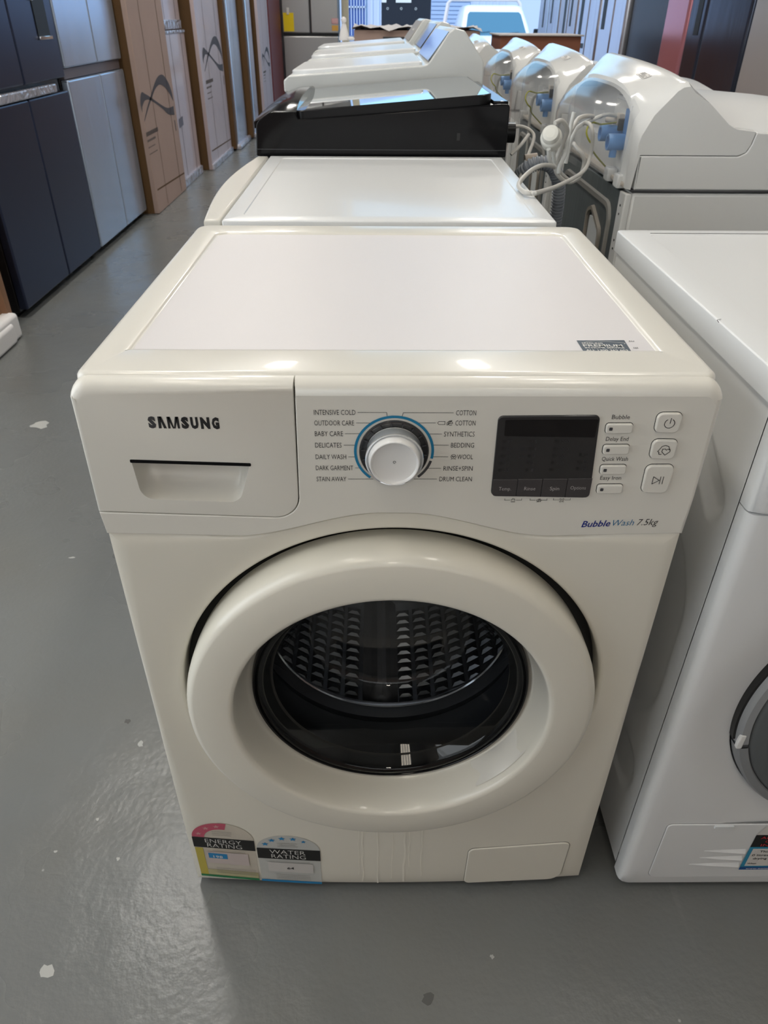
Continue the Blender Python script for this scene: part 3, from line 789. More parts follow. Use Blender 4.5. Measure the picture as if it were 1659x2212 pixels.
# door
DR = [(.2440, .024), (.2455, .010), (.2460, -.006), (.2458, -.014), (.2448, -.0200), (.2422, -.0258), (.2385, -.0295), (.2350, -.0308),
      (.2100, -.0318), (.1960, -.0322), (.1925, -.0318), (.1900, -.0300), (.1888, -.0275), (.1870, -.020), (.1845, -.010), (.1820, .000), (.1795, .010), (.1770, .018), (.1735, .0225)]
door = obj('door', lathe(DR, CX-.001, CZ-.002, n=192), ENAMEL3, wm, wn=False, sharp=60)
gc = CZ-.003
obj('glass_rim', lathe([(.1745, .024), (.1735, .0175), (.1720, .0150), (.1700, .0145), (.1690, .0160), (.1680, .0200), (.1672, .026)], CX-.001, gc, n=160), BLKGLOSS, door)
obj('door_glass', lathe([(.1685, .0185), (.1660, .0150), (.1620, .0160), (.1590, .0190), (.1580, .0205), (.1574, .0217), (.1362, .0641), (.1355, .0658), (.1207, .1210), (.1200, .1223), (.1185, .1260), (.1140, .1310), (.1050, .1345), (.08, .136), (.04, .1365), (.001, .1365)], CX-.001, gc, n=160, cap1=True), GLASS, door, wn=False, sharp=80, label='clear bowl-shaped door glass')
# finger grip pocket in the bowl of the door
g = []
for t in range(9):
    a = math.radians(-52+t*3.6); w = math.sin(PI*t/8)
    g.append([(CX+r*math.cos(a), y, CZ-.002+r*math.sin(a)) for r, y in ((.1866-.001, -.021), (.1855-.006*w, -.008), (.1805-.0035*w, .004), (.1775, .0135))])
bm = bmesh.new(); loft(bm, g, close=False); obj('finger_grip', bm, ENAMEL2, door)
# gasket, drum lip, drum, embossing, lifter
obj('door_gasket', lathe([(.178, .026), (.176, .034), (.182, .050), (.190, .072), (.188, .092), (.181, .104), (.178, .112), (.183, .118), (.184, .126), (.176, .133), (.170, .136)], CX, gc, n=128), RUBBER, wm, wn=False)
obj('drum_lip', lathe([(.1705, .1345), (.1685, .1330), (.1668, .1345), (.1680, .1375), (.172, .145)], CX, gc, n=128), CHROME, wm, wn=False)
drum = obj('drum', lathe([(.172, .145), (.205, .150), (.226, .158), (.232, .168), (.233, .44), (.226, .448), (.12, .452), (.10, .46), (.001, .462)], CX, gc, n=128, cap1=True), STEEL, wm, wn=False)
bm = bmesh.new()
for i in range(48):
    a = 2*PI*i/48
    if abs((math.degrees(a)-268) % 120) < 9 or abs((math.degrees(a)-268) % 120) > 111: continue
    for j in range(13):
        y = .175+.0195*j; r = .2325; da = .052; dy = .0078
        ring = [(a-da, y-dy), (a+da, y-dy), (a+da, y+dy), (a-da, y+dy)]
        v = [bm.verts.new((CX+r*math.cos(q), yy, gc+r*math.sin(q))) for q, yy in ring]
        w = [bm.verts.new((CX+(r-.0045)*math.cos(a+(q-a)*.45), y+(yy-y)*.45, gc+(r-.0045)*math.sin(a+(q-a)*.45))) for q, yy in ring]
        for k in range(4): bm.faces.new((v[k], v[(k+1) % 4], w[(k+1) % 4], w[k]))
        bm.faces.new(w)
e = obj('embossed_dimples', bm, STEEL, drum, wn=False); e['kind'] = 'stuff'
for k in range(3):
    a = math.radians(267+120*k); bm = bmesh.new(); rings = []
    for y, s in ((.165, .4), (.175, .85), (.2, 1), (.42, 1), (.436, .8)):
        pr = []
        for u, h in ((-.030, 0), (-.018, .022), (-.009, .046), (0, .052), (.009, .046), (.018, .022), (.030, 0)):
            rad = .233-h*s; tt = a+u/.233; pr.append((CX+rad*math.cos(tt), y, gc+rad*math.sin(tt)))
        rings.append(pr)
    loft(bm, rings, close=False, cap0=True, cap1=True)
    obj('lifter', bm, mk('lifter_grey', (.5, .5, .52), .35), drum)
# hub star at the back of the drum
obj('drum_hub', lathe([(.075, .455), (.07, .448), (.03, .444), (.001, .443)], CX, gc, n=48, cap1=True), STEEL, drum)

# rating stickers, bottom left
FB = lambda off: (lambda a, b: (a, -.0006-off+bulge(a, b), b))
def quadpts(tl, tr, br_, bl, n=8):
    return [(tl[0]+(tr[0]-tl[0])*k/n, tl[1]+(tr[1]-tl[1])*k/n) for k in range(n+1)]+[(bl[0]+(br_[0]-bl[0])*k/n, bl[1]+(br_[1]-bl[1])*k/n) for k in range(n, -1, -1)]
def sub(M, x0, x1, zt_, zb, mat, par, name, off, n=8, sl=-.085):
    f = lambda x, z: z+(x-x0)*sl
    rows = [[(x0+(x1-x0)*k/n) for k in range(n+1)]]
    bm = bmesh.new()
    A = [[bm.verts.new(M(off)(x0+(x1-x0)*k/n, f(x0+(x1-x0)*k/n, z))) for k in range(n+1)] for z in (zt_, zb)]
    for k in range(n): bm.faces.new((A[0][k], A[1][k], A[1][k+1], A[0][k+1]))
    return obj(name, bm, mat, par, wn=False)
def rating(x0, x1, zt_, zb, bandt, bandb, sl, word, sheet, kind):
    cxs = (x0+x1)/2; n = 28
    arcs = []
    base = bandt
    for k in range(n+1):
        a = PI-PI*k/n; x = cxs+(x1-x0)/2*math.cos(a); z = base+(zt_-base)*math.sin(a)+(x-x0)*sl; arcs.append((x, z))
    bot = [(x1-(x1-x0)*k/8, zb+((x1-(x1-x0)*k/8)-x0)*sl) for k in range(9)]
    p = obj('energy_rating_sticker' if kind == 'e' else 'water_rating_sticker', flat([arcs+bot], FB(0)), sheet, wm, wn=False,
            label='faded energy rating sticker with red arc and yellow and green borders' if kind == 'e' else 'faded water rating sticker with blue stars')
    sub(FB, x0-.0005, x1+.0005, bandt, bandb, STKBLACK, p, 'black_band', .0004, sl=sl)
    zm = (bandt+bandb)/2; M = lambda a, b: (a, -.0014+bulge(a, b), b)
    sx_ = lambda x: (x-x0)*sl
    hgt = (bandt-bandb)*.36
    text(word, x0+.018, x0+.071, zm+.0012+sx_(x0+.018), zm+.0012+hgt+sx_(x0+.018), M, WHITEINK, p, dz=sl*.053, bold=-.01)
    text('RATING', x0+.020, x0+.071, zm-hgt-.0006+sx_(x0+.02), zm-.0006+sx_(x0+.02), M, WHITEINK, p, dz=sl*.051, bold=-.01)
    return p, sx_, M
sl = -.075
ep, ex, EM = rating(-.2892, -.1995, .168, .0262, .1308, .1050, sl, 'ENERGY', STKWARM, 'e')
bm = bmesh.new()
n = 16; cxs = -.24435
o_, i_ = [], []
for k in range(n+1):
    a = PI-PI*.56*k/n
    for R, L_ in ((1.0, o_), (.60, i_)):
        x = cxs+.0448*R*math.cos(a); L_.append((x, .1312+(.168-.1308)*R*math.sin(a)+ex(x)))
flat([[o_[k], i_[k], i_[k+1], o_[k+1]] for k in range(n)], FB(.0004), bm); obj('red_arc', bm, STKRED, ep, wn=False)
def star(cx_, cz_, r, rot=0, hs=.8):
    return [(cx_+(r if k % 2 == 0 else r*.42)*math.sin(2*PI*k/10+rot), cz_+(r if k % 2 == 0 else r*.42)*math.cos(2*PI*k/10+rot)*hs) for k in range(10)]
bm = bmesh.new()
for k, dg in enumerate((162, 128, 100)):
    a = math.radians(dg); x = cxs+.0448*.8*math.cos(a); flat([star(x, .1312+.0372*.8*math.sin(a)+ex(x), .0052)], FB(.0008), bm)
obj('stars', bm, mk('sticker_pink', (.62, .32, .33), .5), ep, wn=False)
sub(FB, -.2888, -.277, .1035, .031, STKYEL, ep, 'yellow_border', .0004, sl=sl)
sub(FB, -.277, -.2, .046, .031, mk('sticker_pale_yellow', (.50, .47, .27), .5), ep, 'lower_border', .0004, sl=sl)
sub(FB, -.2890, -.1995, .0315, .0262, STKGREEN, ep, 'green_border', .0006, sl=sl)
sub(FB, -.2725, -.2110, .0945, .0640, mk('sticker_pale_pink', (.60, .52, .50), .5), ep, 'inner_panel', .0008, sl=sl)
bb = sub(FB, -.2705, -.2425, .0905, .0775, STKBLUE, ep, 'blue_box', .0010, sl=sl)
text('198', -.2635, -.2495, .0808+ex(-.2635), .0870+ex(-.2635), lambda a, b: (a, -.0019+bulge(a, b), b), WHITEINK, ep, dz=sl*.014, bold=.01)
wp, wx, WM = rating(-.1960, -.1035, .1400, .0190, .1075, .0812, -.055, 'WATER', STKBLUEG, 'w')
bm = bmesh.new(); cxs = -.1498
for k, dg in enumerate((158, 130, 103, 77, 50)):
    a = math.radians(dg); x = cxs+.036*math.cos(a); r = .0058 if k < 4 else .0042
    flat([star(x, .1085+.0252*math.sin(a)+wx(x), r)], FB(.0006), bm)
obj('stars', bm, STKBLUE, wp, wn=False)
sub(FB, -.1960, -.1035, .0245, .0190, STKBLUE, wp, 'blue_border', .0006, sl=-.055)
sub(FB, -.1830, -.1150, .0715, .0470, mk('sticker_pale_panel', (.62, .60, .58), .5), wp, 'inner_panel', .0006, sl=-.055)
text('64', -.1545, -.1440, .0562+wx(-.15), .0618+wx(-.15), lambda a, b: (a, -.0017+bulge(a, b), b), INK, wp, bold=.01)
# illegible fine print as hairlines of type
random.seed(3)
for (par, x0, z0, nrow, wd, f, mat) in ((ep, -.258, .1490, 3, .026, ex, INKG), (ep, -.262, .0540, 4, .058, ex, INKG), (wp, -.165, .1235, 3, .026, wx, INKG), (wp, -.172, .0420, 4, .050, wx, INKG), (ep, -.262, .1008, 1, .045, ex, INKG), (wp, -.180, .0770, 1, .060, wx, INKG)):
    bm = bmesh.new()
    for r in range(nrow):
        x = x0; z = z0-r*.0042
        while x < x0+wd:
            w = random.uniform(.0015, .0045); sp_ = .0009
            strokes([[(x, z+f(x)), (x+w, z+f(x+w))]], .0009, lambda a, b: (a, -.0022+bulge(a, b), b), bm); x += w+sp_
    obj('fine_print', bm, mk('fine_print_grey', (.33, .31, .29), .6), par, wn=False, recalc=False)

# ================================================================== SECOND FRONT LOADER (directly behind, facing left)
SIDE = lambda a, b, y: (a, y, b)
w2 = thing('washing_machine', 'white front-loading washer directly behind the foreground machine, flat lid, turned to face left', 'washing machine', (-.01, .92, 0))
bm = bmesh.new(); box(bm, -.268, .262, .612, 1.238, .015, .822, bev=.004); obj('cabinet', bm, ENAMEL2, w2)
fpts = [(-.270, .609), (-.2955, .609)]+[(-.2955-.022*math.sin(PI*k/12)-.000, .609+.632*k/12) for k in range(1, 12)]+[(-.2955, 1.241), (-.270, 1.241)]
bm = plate(fpts, .004, .851, .70, M=lambda a, b, y: (a, b, y)); obj('control_panel', bm, ENAMEL2, w2)
bm = plate([(p[0]+.003, p[1]) for p in fpts], .004, .697, .02, M=lambda a, b, y: (a, b, y)); obj('front_panel', bm, ENAMEL2, w2)
ol = roundpoly([(-.2665, .606), (.269, .606), (.272, 1.243), (-.2665, 1.243)], .004, 3)
hole2 = roundpoly([(-.238, .640), (.240, .640), (.243, 1.215), (-.235, 1.215)], .012, 4)
lb, hl = plate(ol, .004, .8515, .8245, M=TOP, holes=[hole2]); N = len(hole2)
nr = [lb.verts.new((p[0], p[1], .8503)) for p in inset(hole2, .0015)]
for i in range(N): lb.faces.new((hl[0][i], hl[0][(i+1) % N], nr[(i+1) % N], nr[i]))
lb.faces.new(nr)
obj('lid', lb, COOLW, w2, sharp=20)
Rt = Matrix.Rotation(0, 4, 'X')
bm = bmesh.new()
rings = [[(x, .925+r*math.cos(2*PI*k/48), .43+r*math.sin(2*PI*k/48)) for k in range(48)] for r, x in ((.23, -.30), (.23, -.325), (.222, -.335), (.17, -.337), (.155, -.32), (.10, -.31), (.001, -.31))]
loft(bm, rings); obj('door', bm, ENAMEL2, w2)
for y in (.66, 1.19):
    for x in (-.25, .24):
        bm = bmesh.new(); cyl(bm, (x, y, 0), (x, y, .018), .02, 12); obj('foot', bm, BLKPL, w2)

# ================================================================== BLACK TOP LOADER
bt = thing('washing_machine', 'black top-loading washer with a raised mirror-glass lid behind the flat-lidded white washer', 'washing machine', (0, 1.57, 0))
Y0, Y1 = 1.262, 1.885
side = roundpoly([(-.298, .018), (.280, .018), (.280, .846), (-.298, .846)], .006, 3)
obj('cabinet', plate(side, .004, Y0+.004, Y1-.004, back=True), BLKPL, bt)
top_ol = roundpoly([(-.3005, .8475), (.2835, .8475), (.283, .957), (.262, .957), (-.198, .9245), (-.2065, .9395), (-.262, .9385), (-.296, .918)], [.004, .004, .008, .003, .002, .004, .03, .02], 6)
hb = plate(top_ol, .0025, Y0, Y1, back=True, seg=3)
obj('top_cover', hb, BLKGLOSS, bt, wn=True)
bm = bmesh.new(); n = 20
def hump(x, t):   # raised control console at the front edge, arched across the machine
    s = (x+.300)/.098; e = 1-abs(t)**4
    return .9385+.022*math.sin(min(1, s*1.15)*PI*.55)*e*.9-.02*(1-s)**2*(1-.3*e)
rings = []
for i in range(n+1):
    t = -1+2*i/n; y = (Y0+Y1)/2+t*(Y1-Y0)/2*.992
    rings.append([(-.3, y, .905)]+[(-.3+.098*k/10, y, hump(-.3+.098*k/10, t)) for k in range(11)]+[(-.202, y, .920)])
loft(bm, rings, close=False, cap0=True, cap1=True); obj('console', bm, BLKGLOSS, bt, label='glossy arched black control console')
# lid slab with smoked mirror glass, hinged up slightly toward the rear
LZ = lambda x: .9400+(x+.206)*(.9755-.9400)/.447
lid2 = roundpoly([(-.206, Y0+.004), (.243, Y0+.012), (.246, Y1-.012), (-.206, Y1-.002)], [.02, .03, .05, .02], 8)
bm = bmesh.new(); N = len(lid2)
R0 = [[(p[0], p[1], LZ(p[0])-.019) for p in lid2], [(p[0], p[1], LZ(p[0])-.001) for p in lid2], [(p[0], p[1], LZ(p[0])) for p in inset(lid2, .0015)]]
vr = loft(bm, R0, cap0=True, cap1=True); lidb = obj('lid', bm, BLKPL, bt)
bm = bmesh.new(); bm.faces.new([bm.verts.new((p[0], p[1], LZ(p[0])+.0006)) for p in inset(lid2, .004)]); obj('mirror_glass', bm, MIRRORLID, lidb, wn=False, label='smoked mirror glass of the lid')
bm = bmesh.new(); box(bm, .246, .281, Y0+.015, Y1-.015, .955, .962, bev=.002); obj('rear_deck', bm, BLKGLOSS, bt)
obj('side_seam', B(-.298, .281, Y0-.0008, Y0+.002, .8618, .8630), RINGG, bt)
obj('screw_slot', B(.1660, .1730, Y0-.0012, Y0+.002, .8830, .8980), STKBLACK, bt)
bm = bmesh.new(); cyl(bm, (.284, 1.36, .888), (.315, 1.36, .888), .022, 18); obj('hose_inlet', bm, BLKPL, bt)
obj('drain_hose', tube([(.310, 1.40, .60), (.322, 1.36, .72), (.330, 1.33, .79), (.345, 1.305, .818), (.365, 1.30, .829), (.390, 1.30, .829), (.415, 1.31, .810), (.435, 1.33, .76), (.440, 1.36, .62), (.42, 1.40, .30), (.40, 1.42, .05)], .017, 12, 10, ribs=.0080), HOSE, bt, wn=False)
obj('power_cord', tube([(.285, 1.45, .86), (.33, 1.42, .895), (.37, 1.40, .88), (.355, 1.36, .84), (.33, 1.30, .80), (.32, 1.28, .70), (.36, 1.30, .5)], .0042, 8), CORD, bt, wn=False)
bm = bmesh.new(); cyl(bm, (.345, 1.345, .826), (.375, 1.345, .830), .017, 16); obj('hose_end', bm, BROWNRING, bt)
obj('tie', tube([(.300, 1.29, .850), (.322, 1.30, .868), (.345, 1.33, .888)], .0042, 8), CORD, bt, wn=False)
for y in (1.31, 1.84):
    for x in (-.25, .24):
        bm = bmesh.new(); cyl(bm, (x, y, 0), (x, y, .02), .02, 12); obj('foot', bm, BLKPL, bt)

# ================================================================== WHITE TOP LOADERS, LEFT ROW (facing left)
def left_loader(y0, w, dx, dz, label, front_mat, peakx=0.0, hh=.0):
    y1 = y0+w; t = thing('washing_machine', label, 'washing machine', (dx, y0+w/2, 0), 'white top loaders facing left')
    X = lambda x: x+dx
    obj('cabinet', B(X(-.292), X(.292), y0+.006, y1-.006, .018, .925+dz, bev=.008), TLW, t)
    ol = roundpoly([(X(-.3), .926+dz), (X(.303), .926+dz), (X(.301), 1.010+dz), (X(.238+peakx), 1.086+dz+hh), (X(.208+peakx), 1.092+dz+hh), (X(.192+peakx), 1.080+dz+hh), (X(.132), .999+dz), (X(-.285), .969+dz), (X(-.300), .957+dz)],
                   [.006, .006, .03, .012, .010, .006, .03, .012, .008], 8)
    obj('top_cover', plate(ol, .0045, y0, y1, back=True, seg=4), TLW, t)
    # lid, slightly crowned, rounded front corners
    zl = lambda x: .9712+dz+(x-X(-.285))*(.9985-.9690)/.417
    lp = roundpoly([(X(-.283), y0+.045), (X(.118), y0+.022), (X(.118), y1-.022), (X(-.283), y1-.045)], [.07, .01, .01, .07], 8)
    bm = bmesh.new(); q = inset(lp, .006)
    loft(bm, [[(p[0], p[1], zl(p[0])-.006) for p in lp], [(p[0], p[1], zl(p[0])+.006) for p in lp], [(p[0], p[1], zl(p[0])+.0095) for p in q]], cap1=True)
    obj('lid', bm, COOLW, t)
    # sloped console face, glossy
    a = Vector((X(.134), 0, 1.0065+dz)); b = Vector((X(.196+peakx), 0, 1.0845+dz+hh)); nrm = Vector((-(b.z-a.z), 0, b.x-a.x)).normalized()*.0022
    bm = bmesh.new(); pts = []
    rr_ = roundpoly([(y0+.018, .04), (y1-.018, .04), (y1-.018, 1.0), (y0+.018, 1.0)], .004, 2)
    rr_ = roundpoly([(y0+.018, .0), (y1-.018, .0), (y1-.018, 1.0), (y0+.018, 1.0)], [.01]*4, 3)
    lo_ = [(a.lerp(b, .03+.94*min(1, max(0, v))) + Vector((0, u, 0))) for u, v in rr_]
    loft(bm, [[p-nrm*.6 for p in lo_], [p+nrm for p in lo_]], cap1=True)
    c = obj('control_panel', bm, front_mat, t)
    for x in (X(-.25), X(.25)):
        for y in (y0+.05, y1-.05):
            bm = bmesh.new(); cyl(bm, (x, y, 0), (x, y, .02), .02, 12); obj('foot', bm, BLKPL, t)
    return t
SKYP = mk('glossy_dark_console', (.10, .12, .13), .06, coat=1.0, metal=.5)
GREYC = mk('grey_console', (.40, .39, .37), .35)
left_loader(1.925, .62, 0, 0, 'white top loader just behind the black one, its console face reflecting blue sky', SKYP)
left_loader(2.60, .60, .01, .012, 'white top loader in the left row with a black console face, between two others', mk('black_console', (.02, .02, .022), .12, coat=.5))
t3 = left_loader(3.28, .60, -.01, .018, 'white top-loading washer farthest back in the left row, with a grey console and white badge', GREYC)
obj('badge', B(.150, .168, 3.45, 3.50, 1.062, 1.070, bev=.002), STKWHITE, t3)

# small white figure standing on the far edge of that machine
fg = thing('figurine', 'tiny white round-headed figurine beside the sunlit cream post', 'figurine', (-.185, 3.80, 1.014), None)
bm = bmesh.new(); b2 = bmesh.new(); bmesh.ops.create_uvsphere(b2, u_segments=16, v_segments=10, radius=.014); merge(bm, b2, Matrix.Translation((-.185, 3.80, 1.100))); obj('head', bm, FOAM, fg)
bm = bmesh.new(); rings = []
for r, z in ((.024, 1.014), (.026, 1.022), (.022, 1.045), (.014, 1.07), (.008, 1.090)): rings.append([(-.185+r*math.cos(2*PI*k/16), 3.80+r*.7*math.sin(2*PI*k/16), z) for k in range(16)])
loft(bm, rings, cap0=True, cap1=True); obj('body', bm, FOAM, fg)
b2 = bmesh.new(); bmesh.ops.create_uvsphere(b2, u_segments=12, v_segments=8, radius=.012); bm = bmesh.new(); merge(bm, b2, Matrix.Translation((-.150, 3.79, 1.022)) @ Matrix.Diagonal((1.6, 1, .7, 1))); obj('foot', bm, FOAM, fg)

# ================================================================== RIGHT ROW: TOP LOADERS SEEN FROM BEHIND
def right_loader():
    y0, y1 = 1.245, 1.965; yc = (y0+y1)/2; hw = (y1-y0)/2
    t = thing('washing_machine', 'white top loader nearest on the right, coiled power cord and plug hanging over its back', 'washing machine', (.86, yc, 0), 'white top loaders with their clear-covered backs turned this way')
    # lower cabinet
    bm = bmesh.new(); box(bm, .590, 1.19, y0+.002, y1-.002, .03, .7765, bev=.010); obj('cabinet', bm, TLG, t)
    # rear plate, embossed frame, access patch, corner flange
    bp = obj('back_plate', B(.578, .600, y0+.045, y1-.045, .04, .770, bev=.002), GALV, t)
    fr = []
    def frame(pts, w, r, x0, x1, mat, name, lab=None):
        o1 = roundpoly(pts, r, 4); o2 = inset(o1, w); bm = bmesh.new()
        loft(bm, [[(x1, p[0], p[1]) for p in o1], [(x0, p[0], p[1]) for p in inset(o1, w*.2)], [(x0, p[0], p[1]) for p in inset(o1, w*.8)], [(x1, p[0], p[1]) for p in o2]])
        return obj(name, bm, mat, bp, label=lab)
    frame([(y0+.085, .10), (y0+.085, .735), (y1-.085, .735), (y1-.085, .10)], .020, .05, .571, .580, mk('dusty_ridge', (.30, .29, .27), .6), 'pressed_ridge')
    frame([(y0+.150, .50), (y0+.150, .655), (y0+.255, .700), (y0+.305, .68), (y0+.305, .50)], .016, .03, .570, .580, mk('dusty_ridge2', (.33, .30, .26), .6), 'pressed_ridge')
    bm = plate(roundpoly([(y0+.170, .47), (y0+.170, .640), (y0+.215, .668), (y0+.275, .668), (y0+.275, .47)], .008, 3), .001, .5745, .580, M=lambda a, b, y: (y, a, b)); obj('access_cover', bm, COOLM, bp)
    bm = bmesh.new(); box(bm, .5765, .592, y0+.001, y0+.050, .03, .772, bev=.003); fl_ = obj('corner_flange', bm, TLG, t)
    for z in (.742, .722, .660, .640):
        b3 = bmesh.new(); cyl(b3, (.5755, y0+.026, z), (.578, y0+.026, z), .0028, 8); obj('screw_hole', b3, STKBLACK, fl_, wn=False)
    bm = bmesh.new(); box(bm, .5765, .592, y1-.050, y1-.001, .03, .772, bev=.003); obj('corner_flange', bm, TLG, t)
    # top cover skirt (white tub ring) from z .78 to .856 and lid zone
    n = 44; cols = []
    def surf(tq):
        e = abs(tq); zr = 1.0+.037*(1-math.exp(-(tq+1)*1.6))-.030*max(0, (tq-.86)/.14)**2; xr = .668-.010*(1-e**2); zv = .893+.097*(1-e**3.5)
        xb = .5775
        drop = 0.008*max(0, (e-.95)/.05)**2
        P = [(xb+drop, .7815), (xb+drop, .84), (xb+drop, zv-.012), (xb+drop+.004, zv+.004), (xb+(xr-xb)*.35, zv+(zr-zv)*.42), (xr-.016, zr-.011-drop*.4), (xr-.004, zr-.002-drop*.6), (xr+.010, zr-drop*.6), (xr+.024, zr-.012-drop*.6),
             (.735, .962+.006*(1-e)-drop*.4), (.788, .920-drop*.3), (.806, .9130-drop*.3), (.830, .9105-drop*.3), (.850, .9085-drop*.3)]
        return P
    T = [-1+2*i/n for i in range(n+1)]
    def arch_z(tq): return .968-.030*(tq/.72)**2
    bm = bmesh.new(); V = []
    for tq in T:
        P = surf(tq); V.append([bm.verts.new((x, yc+tq*hw, z)) for x, z in P])
    for i in range(n):
        a, b = V[i], V[i+1]; tm = (T[i]+T[i+1])/2
        for k in range(len(a)-1):
            if abs(tm) < .76 and k < 2: continue
            bm.faces.new((a[k], a[k+1], b[k+1], b[k]))
    # side caps down to the seam
    for s, vv in ((-1, V[0]), (1, V[-1])):
        y = yc+s*hw
        base = [bm.verts.new((x, y, z)) for x, z in ((.8455, .880), (.838, .864), (.822, .8570), (.5935, .8570))]
        bm.faces.new(vv[2:]+base) if True else None
        bm.faces.new([base[3], vv[0], vv[1], vv[2]])
    obj('console', bm, TLG, t, label='large white sloping console with a curved rear', sharp=40)
    # skirt below the seam on the near side and around the lid
    sk = roundpoly([(.5930, .7815), (1.19, .7815), (1.195, .893), (.852, .9055), (.8475, .880), (.840, .8635), (.824, .8555), (.5930, .8555)], [.003, .02, .01, .004, .004, .008, .008, .001], 3)
    obj('tub_cover', plate(sk, .0035, y0-.0005, y1+.0005, back=True), TLG, t)
    obj('cover_seam', B(.590, 1.19, y0+.0005, y1-.0005, .7762, .7818), RINGG, t)
    # lid: crowned and stepped, faces right
    bm = bmesh.new(); rings = []
    for i in range(17):
        q = -1+2*i/16; y = yc+q*(hw-.020); cr = .052*(1-abs(q)**2.2)
        rings.append([(.735, y, .900), (.740, y, .948+cr*.3), (.80, y, .912+cr*1.0), (.86, y, .905+cr*1.1), (1.00, y, .900+cr), (1.12, y, .897+cr*.8), (1.16, y, .892+cr*.5), (1.165, y, .880)])
    loft(bm, rings, close=False, cap0=True, cap1=True); obj('lid', bm, COOLW, t)
    # service bay behind the clear cover
    by0, by1 = yc-.76*hw, yc+.76*hw
    bm = bmesh.new(); box(bm, .640, .646, by0-.01, by1+.01, .79, .975); bay = obj('bay_wall', bm, RIBW, t)
    bm = bmesh.new(); box(bm, .578, .645, by0-.012, by0-.006, .79, .95); obj('bay_side', bm, RIBW, t)
    bm = bmesh.new(); box(bm, .578, .645, by1+.006, by1+.012, .79, .95); obj('bay_side', bm, RIBW, t)
    bm = bmesh.new(); box(bm, .5745, .642, y0+.030, y1-.030, .7815, .7925, bev=.003); tr_ = obj('tray', bm, BEIGE, t)
    for y in (y0+.05, y0+.14, y0+.60):
        bm = bmesh.new(); box(bm, .566, .592, y, y+.038, .775, .806, bev=.004); obj('clip_block', bm, TLG, tr_)
    bm = bmesh.new(); cyl(bm, (.602, y0+.23, .792), (.602, y0+.23, .797), .009, 10); obj('screw', bm, CHROME, tr_)
    for k, y in enumerate((y0+.155, y0+.215, y0+.29, y0+.36, y0+.43, y0+.52)):
        bm = bmesh.new(); box(bm, .612, .641, y, y+.008, .793, .868 if k < 4 else .90); obj('rib', bm, RIBW, bay)
    # inlet panel (tilted frame) with blue bracket and valves
    bm = bmesh.new(); box(bm, .604, .612, y0+.095, y0+.300, .858, .958, bev=.003); ip = obj('inlet_panel', bm, RIBW, t)
    obj('panel_rim', plate(roundpoly([(y0+.100, .866), (y0+.292, .862), (y0+.292, .950), (y0+.100, .948)], .004, 2), .001, .6015, .605, M=lambda a, b, y: (y, a, b)), TLG, ip)
    bm = bmesh.new(); box(bm, .597, .603, y0+.130, y0+.178, .868, .936, bev=.001); obj('blue_bracket', bm, BLUED, ip)
    bm = bmesh.new(); box(bm, .597, .603, y0+.103, y0+.118, .885, .935, bev=.001); obj('blue_bracket', bm, BLUED, ip)
    bm = bmesh.new(); box(bm, .590, .600, y0+.060, y0+.080, .812, .838, bev=.001); obj('blue_tab', bm, BLUED, ip)
    bm = bmesh.new(); box(bm, .588, .604, y0+.195, y0+.222, .880, .922, bev=.002); obj('gland_block', bm, BEIGE, ip)
    bm = bmesh.new(); box(bm, .586, .603, y0+.180, y0+.192, .886, .912, bev=.001); obj('black_terminal', bm, STKBLACK, ip)
    for yy, z, L_ in ((y0+.205, .878, .548), (y0+.140, .866, .552)):
        bm = lathe([(.0, 0)], 0, 0) if False else bmesh.new()
        prof = [(.0135, L_), (.0185, L_), (.019, L_+.004), (.019, L_+.035), (.016, .600)]
        rings = [[(x, yy+r*math.cos(2*PI*k/20), z+r*math.sin(2*PI*k/20)) for k in range(20)] for r, x in [(.012, L_+.028)]+prof]
        loft(bm, rings, cap0=True); v_ = obj('inlet_valve', bm, VALVE, t, label='light blue threaded water inlet')
    bm = bmesh.new(); cyl(bm, (.570, y0+.140, .850), (.570, y0+.140, .832), .009, 12); obj('valve_stub', bm, VALVE, t)
    obj('earth_wire', tube([(.585, y0+.205, .902), (.542, y0+.175, .901), (.524, y0+.155, .905), (.504, y0+.135, .909), (.494, y0+.125, .900), (.4914, y0+.115, .8865), (.501, y0+.115, .871), (.5135, y0+.125, .861), (.5262, y0+.155, .8405), (.575, y0+.19, .80)], .0022, 6), GREENW, t, wn=False)
    # clear cover: translucent bulging sheet with arched top
    bm = bmesh.new(); rows = []
    m = 24
    for j in range(9):
        v = j/8.0; row = []
        for i in range(m+1):
            q = -1+2*i/m; zt2 = .989-.045*abs(q)**3; zb = .800; z = zb+(zt2-zb)*v
            bl = (1-abs(q)**5)*(1-max(0, (v-.45)/.55)**2.2)
            x = .576-.078*bl
            if v > .8: x += .010*((v-.8)/.2)**2
            row.append((x, yc+q*hw*(.80+.10*sst(v)), z))
        rows.append(row)
    loft(bm, rows, close=False); obj('clear_cover', bm, CLEAR, t, wn=False, label='translucent plastic cover over the inlets')
    # rating label on console rear slope
    def onslope(a, b):  # a: 0..1 along width, b: height up the slope
        y = y0+.02+.3*a; tq = (y-yc)/hw; P = surf(tq); p, q = Vector((P[4][0], 0, P[4][1])), Vector((P[5][0], 0, P[5][1]))
        w = p.lerp(q, b); nn = Vector((-(q.z-p.z), 0, q.x-p.x)).normalized()*.0012; return (w.x+nn.x, y, w.z+nn.z)
    lab = [(.46+.20*k/6, .30) for k in range(7)]+[(.66-.20*k/6, .86) for k in range(7)]
    lb_ = obj('rating_label', flat([lab], onslope), STKWHITE, t, wn=False, label='small white label printed with black lines')
    bm = bmesh.new(); random.seed(5)
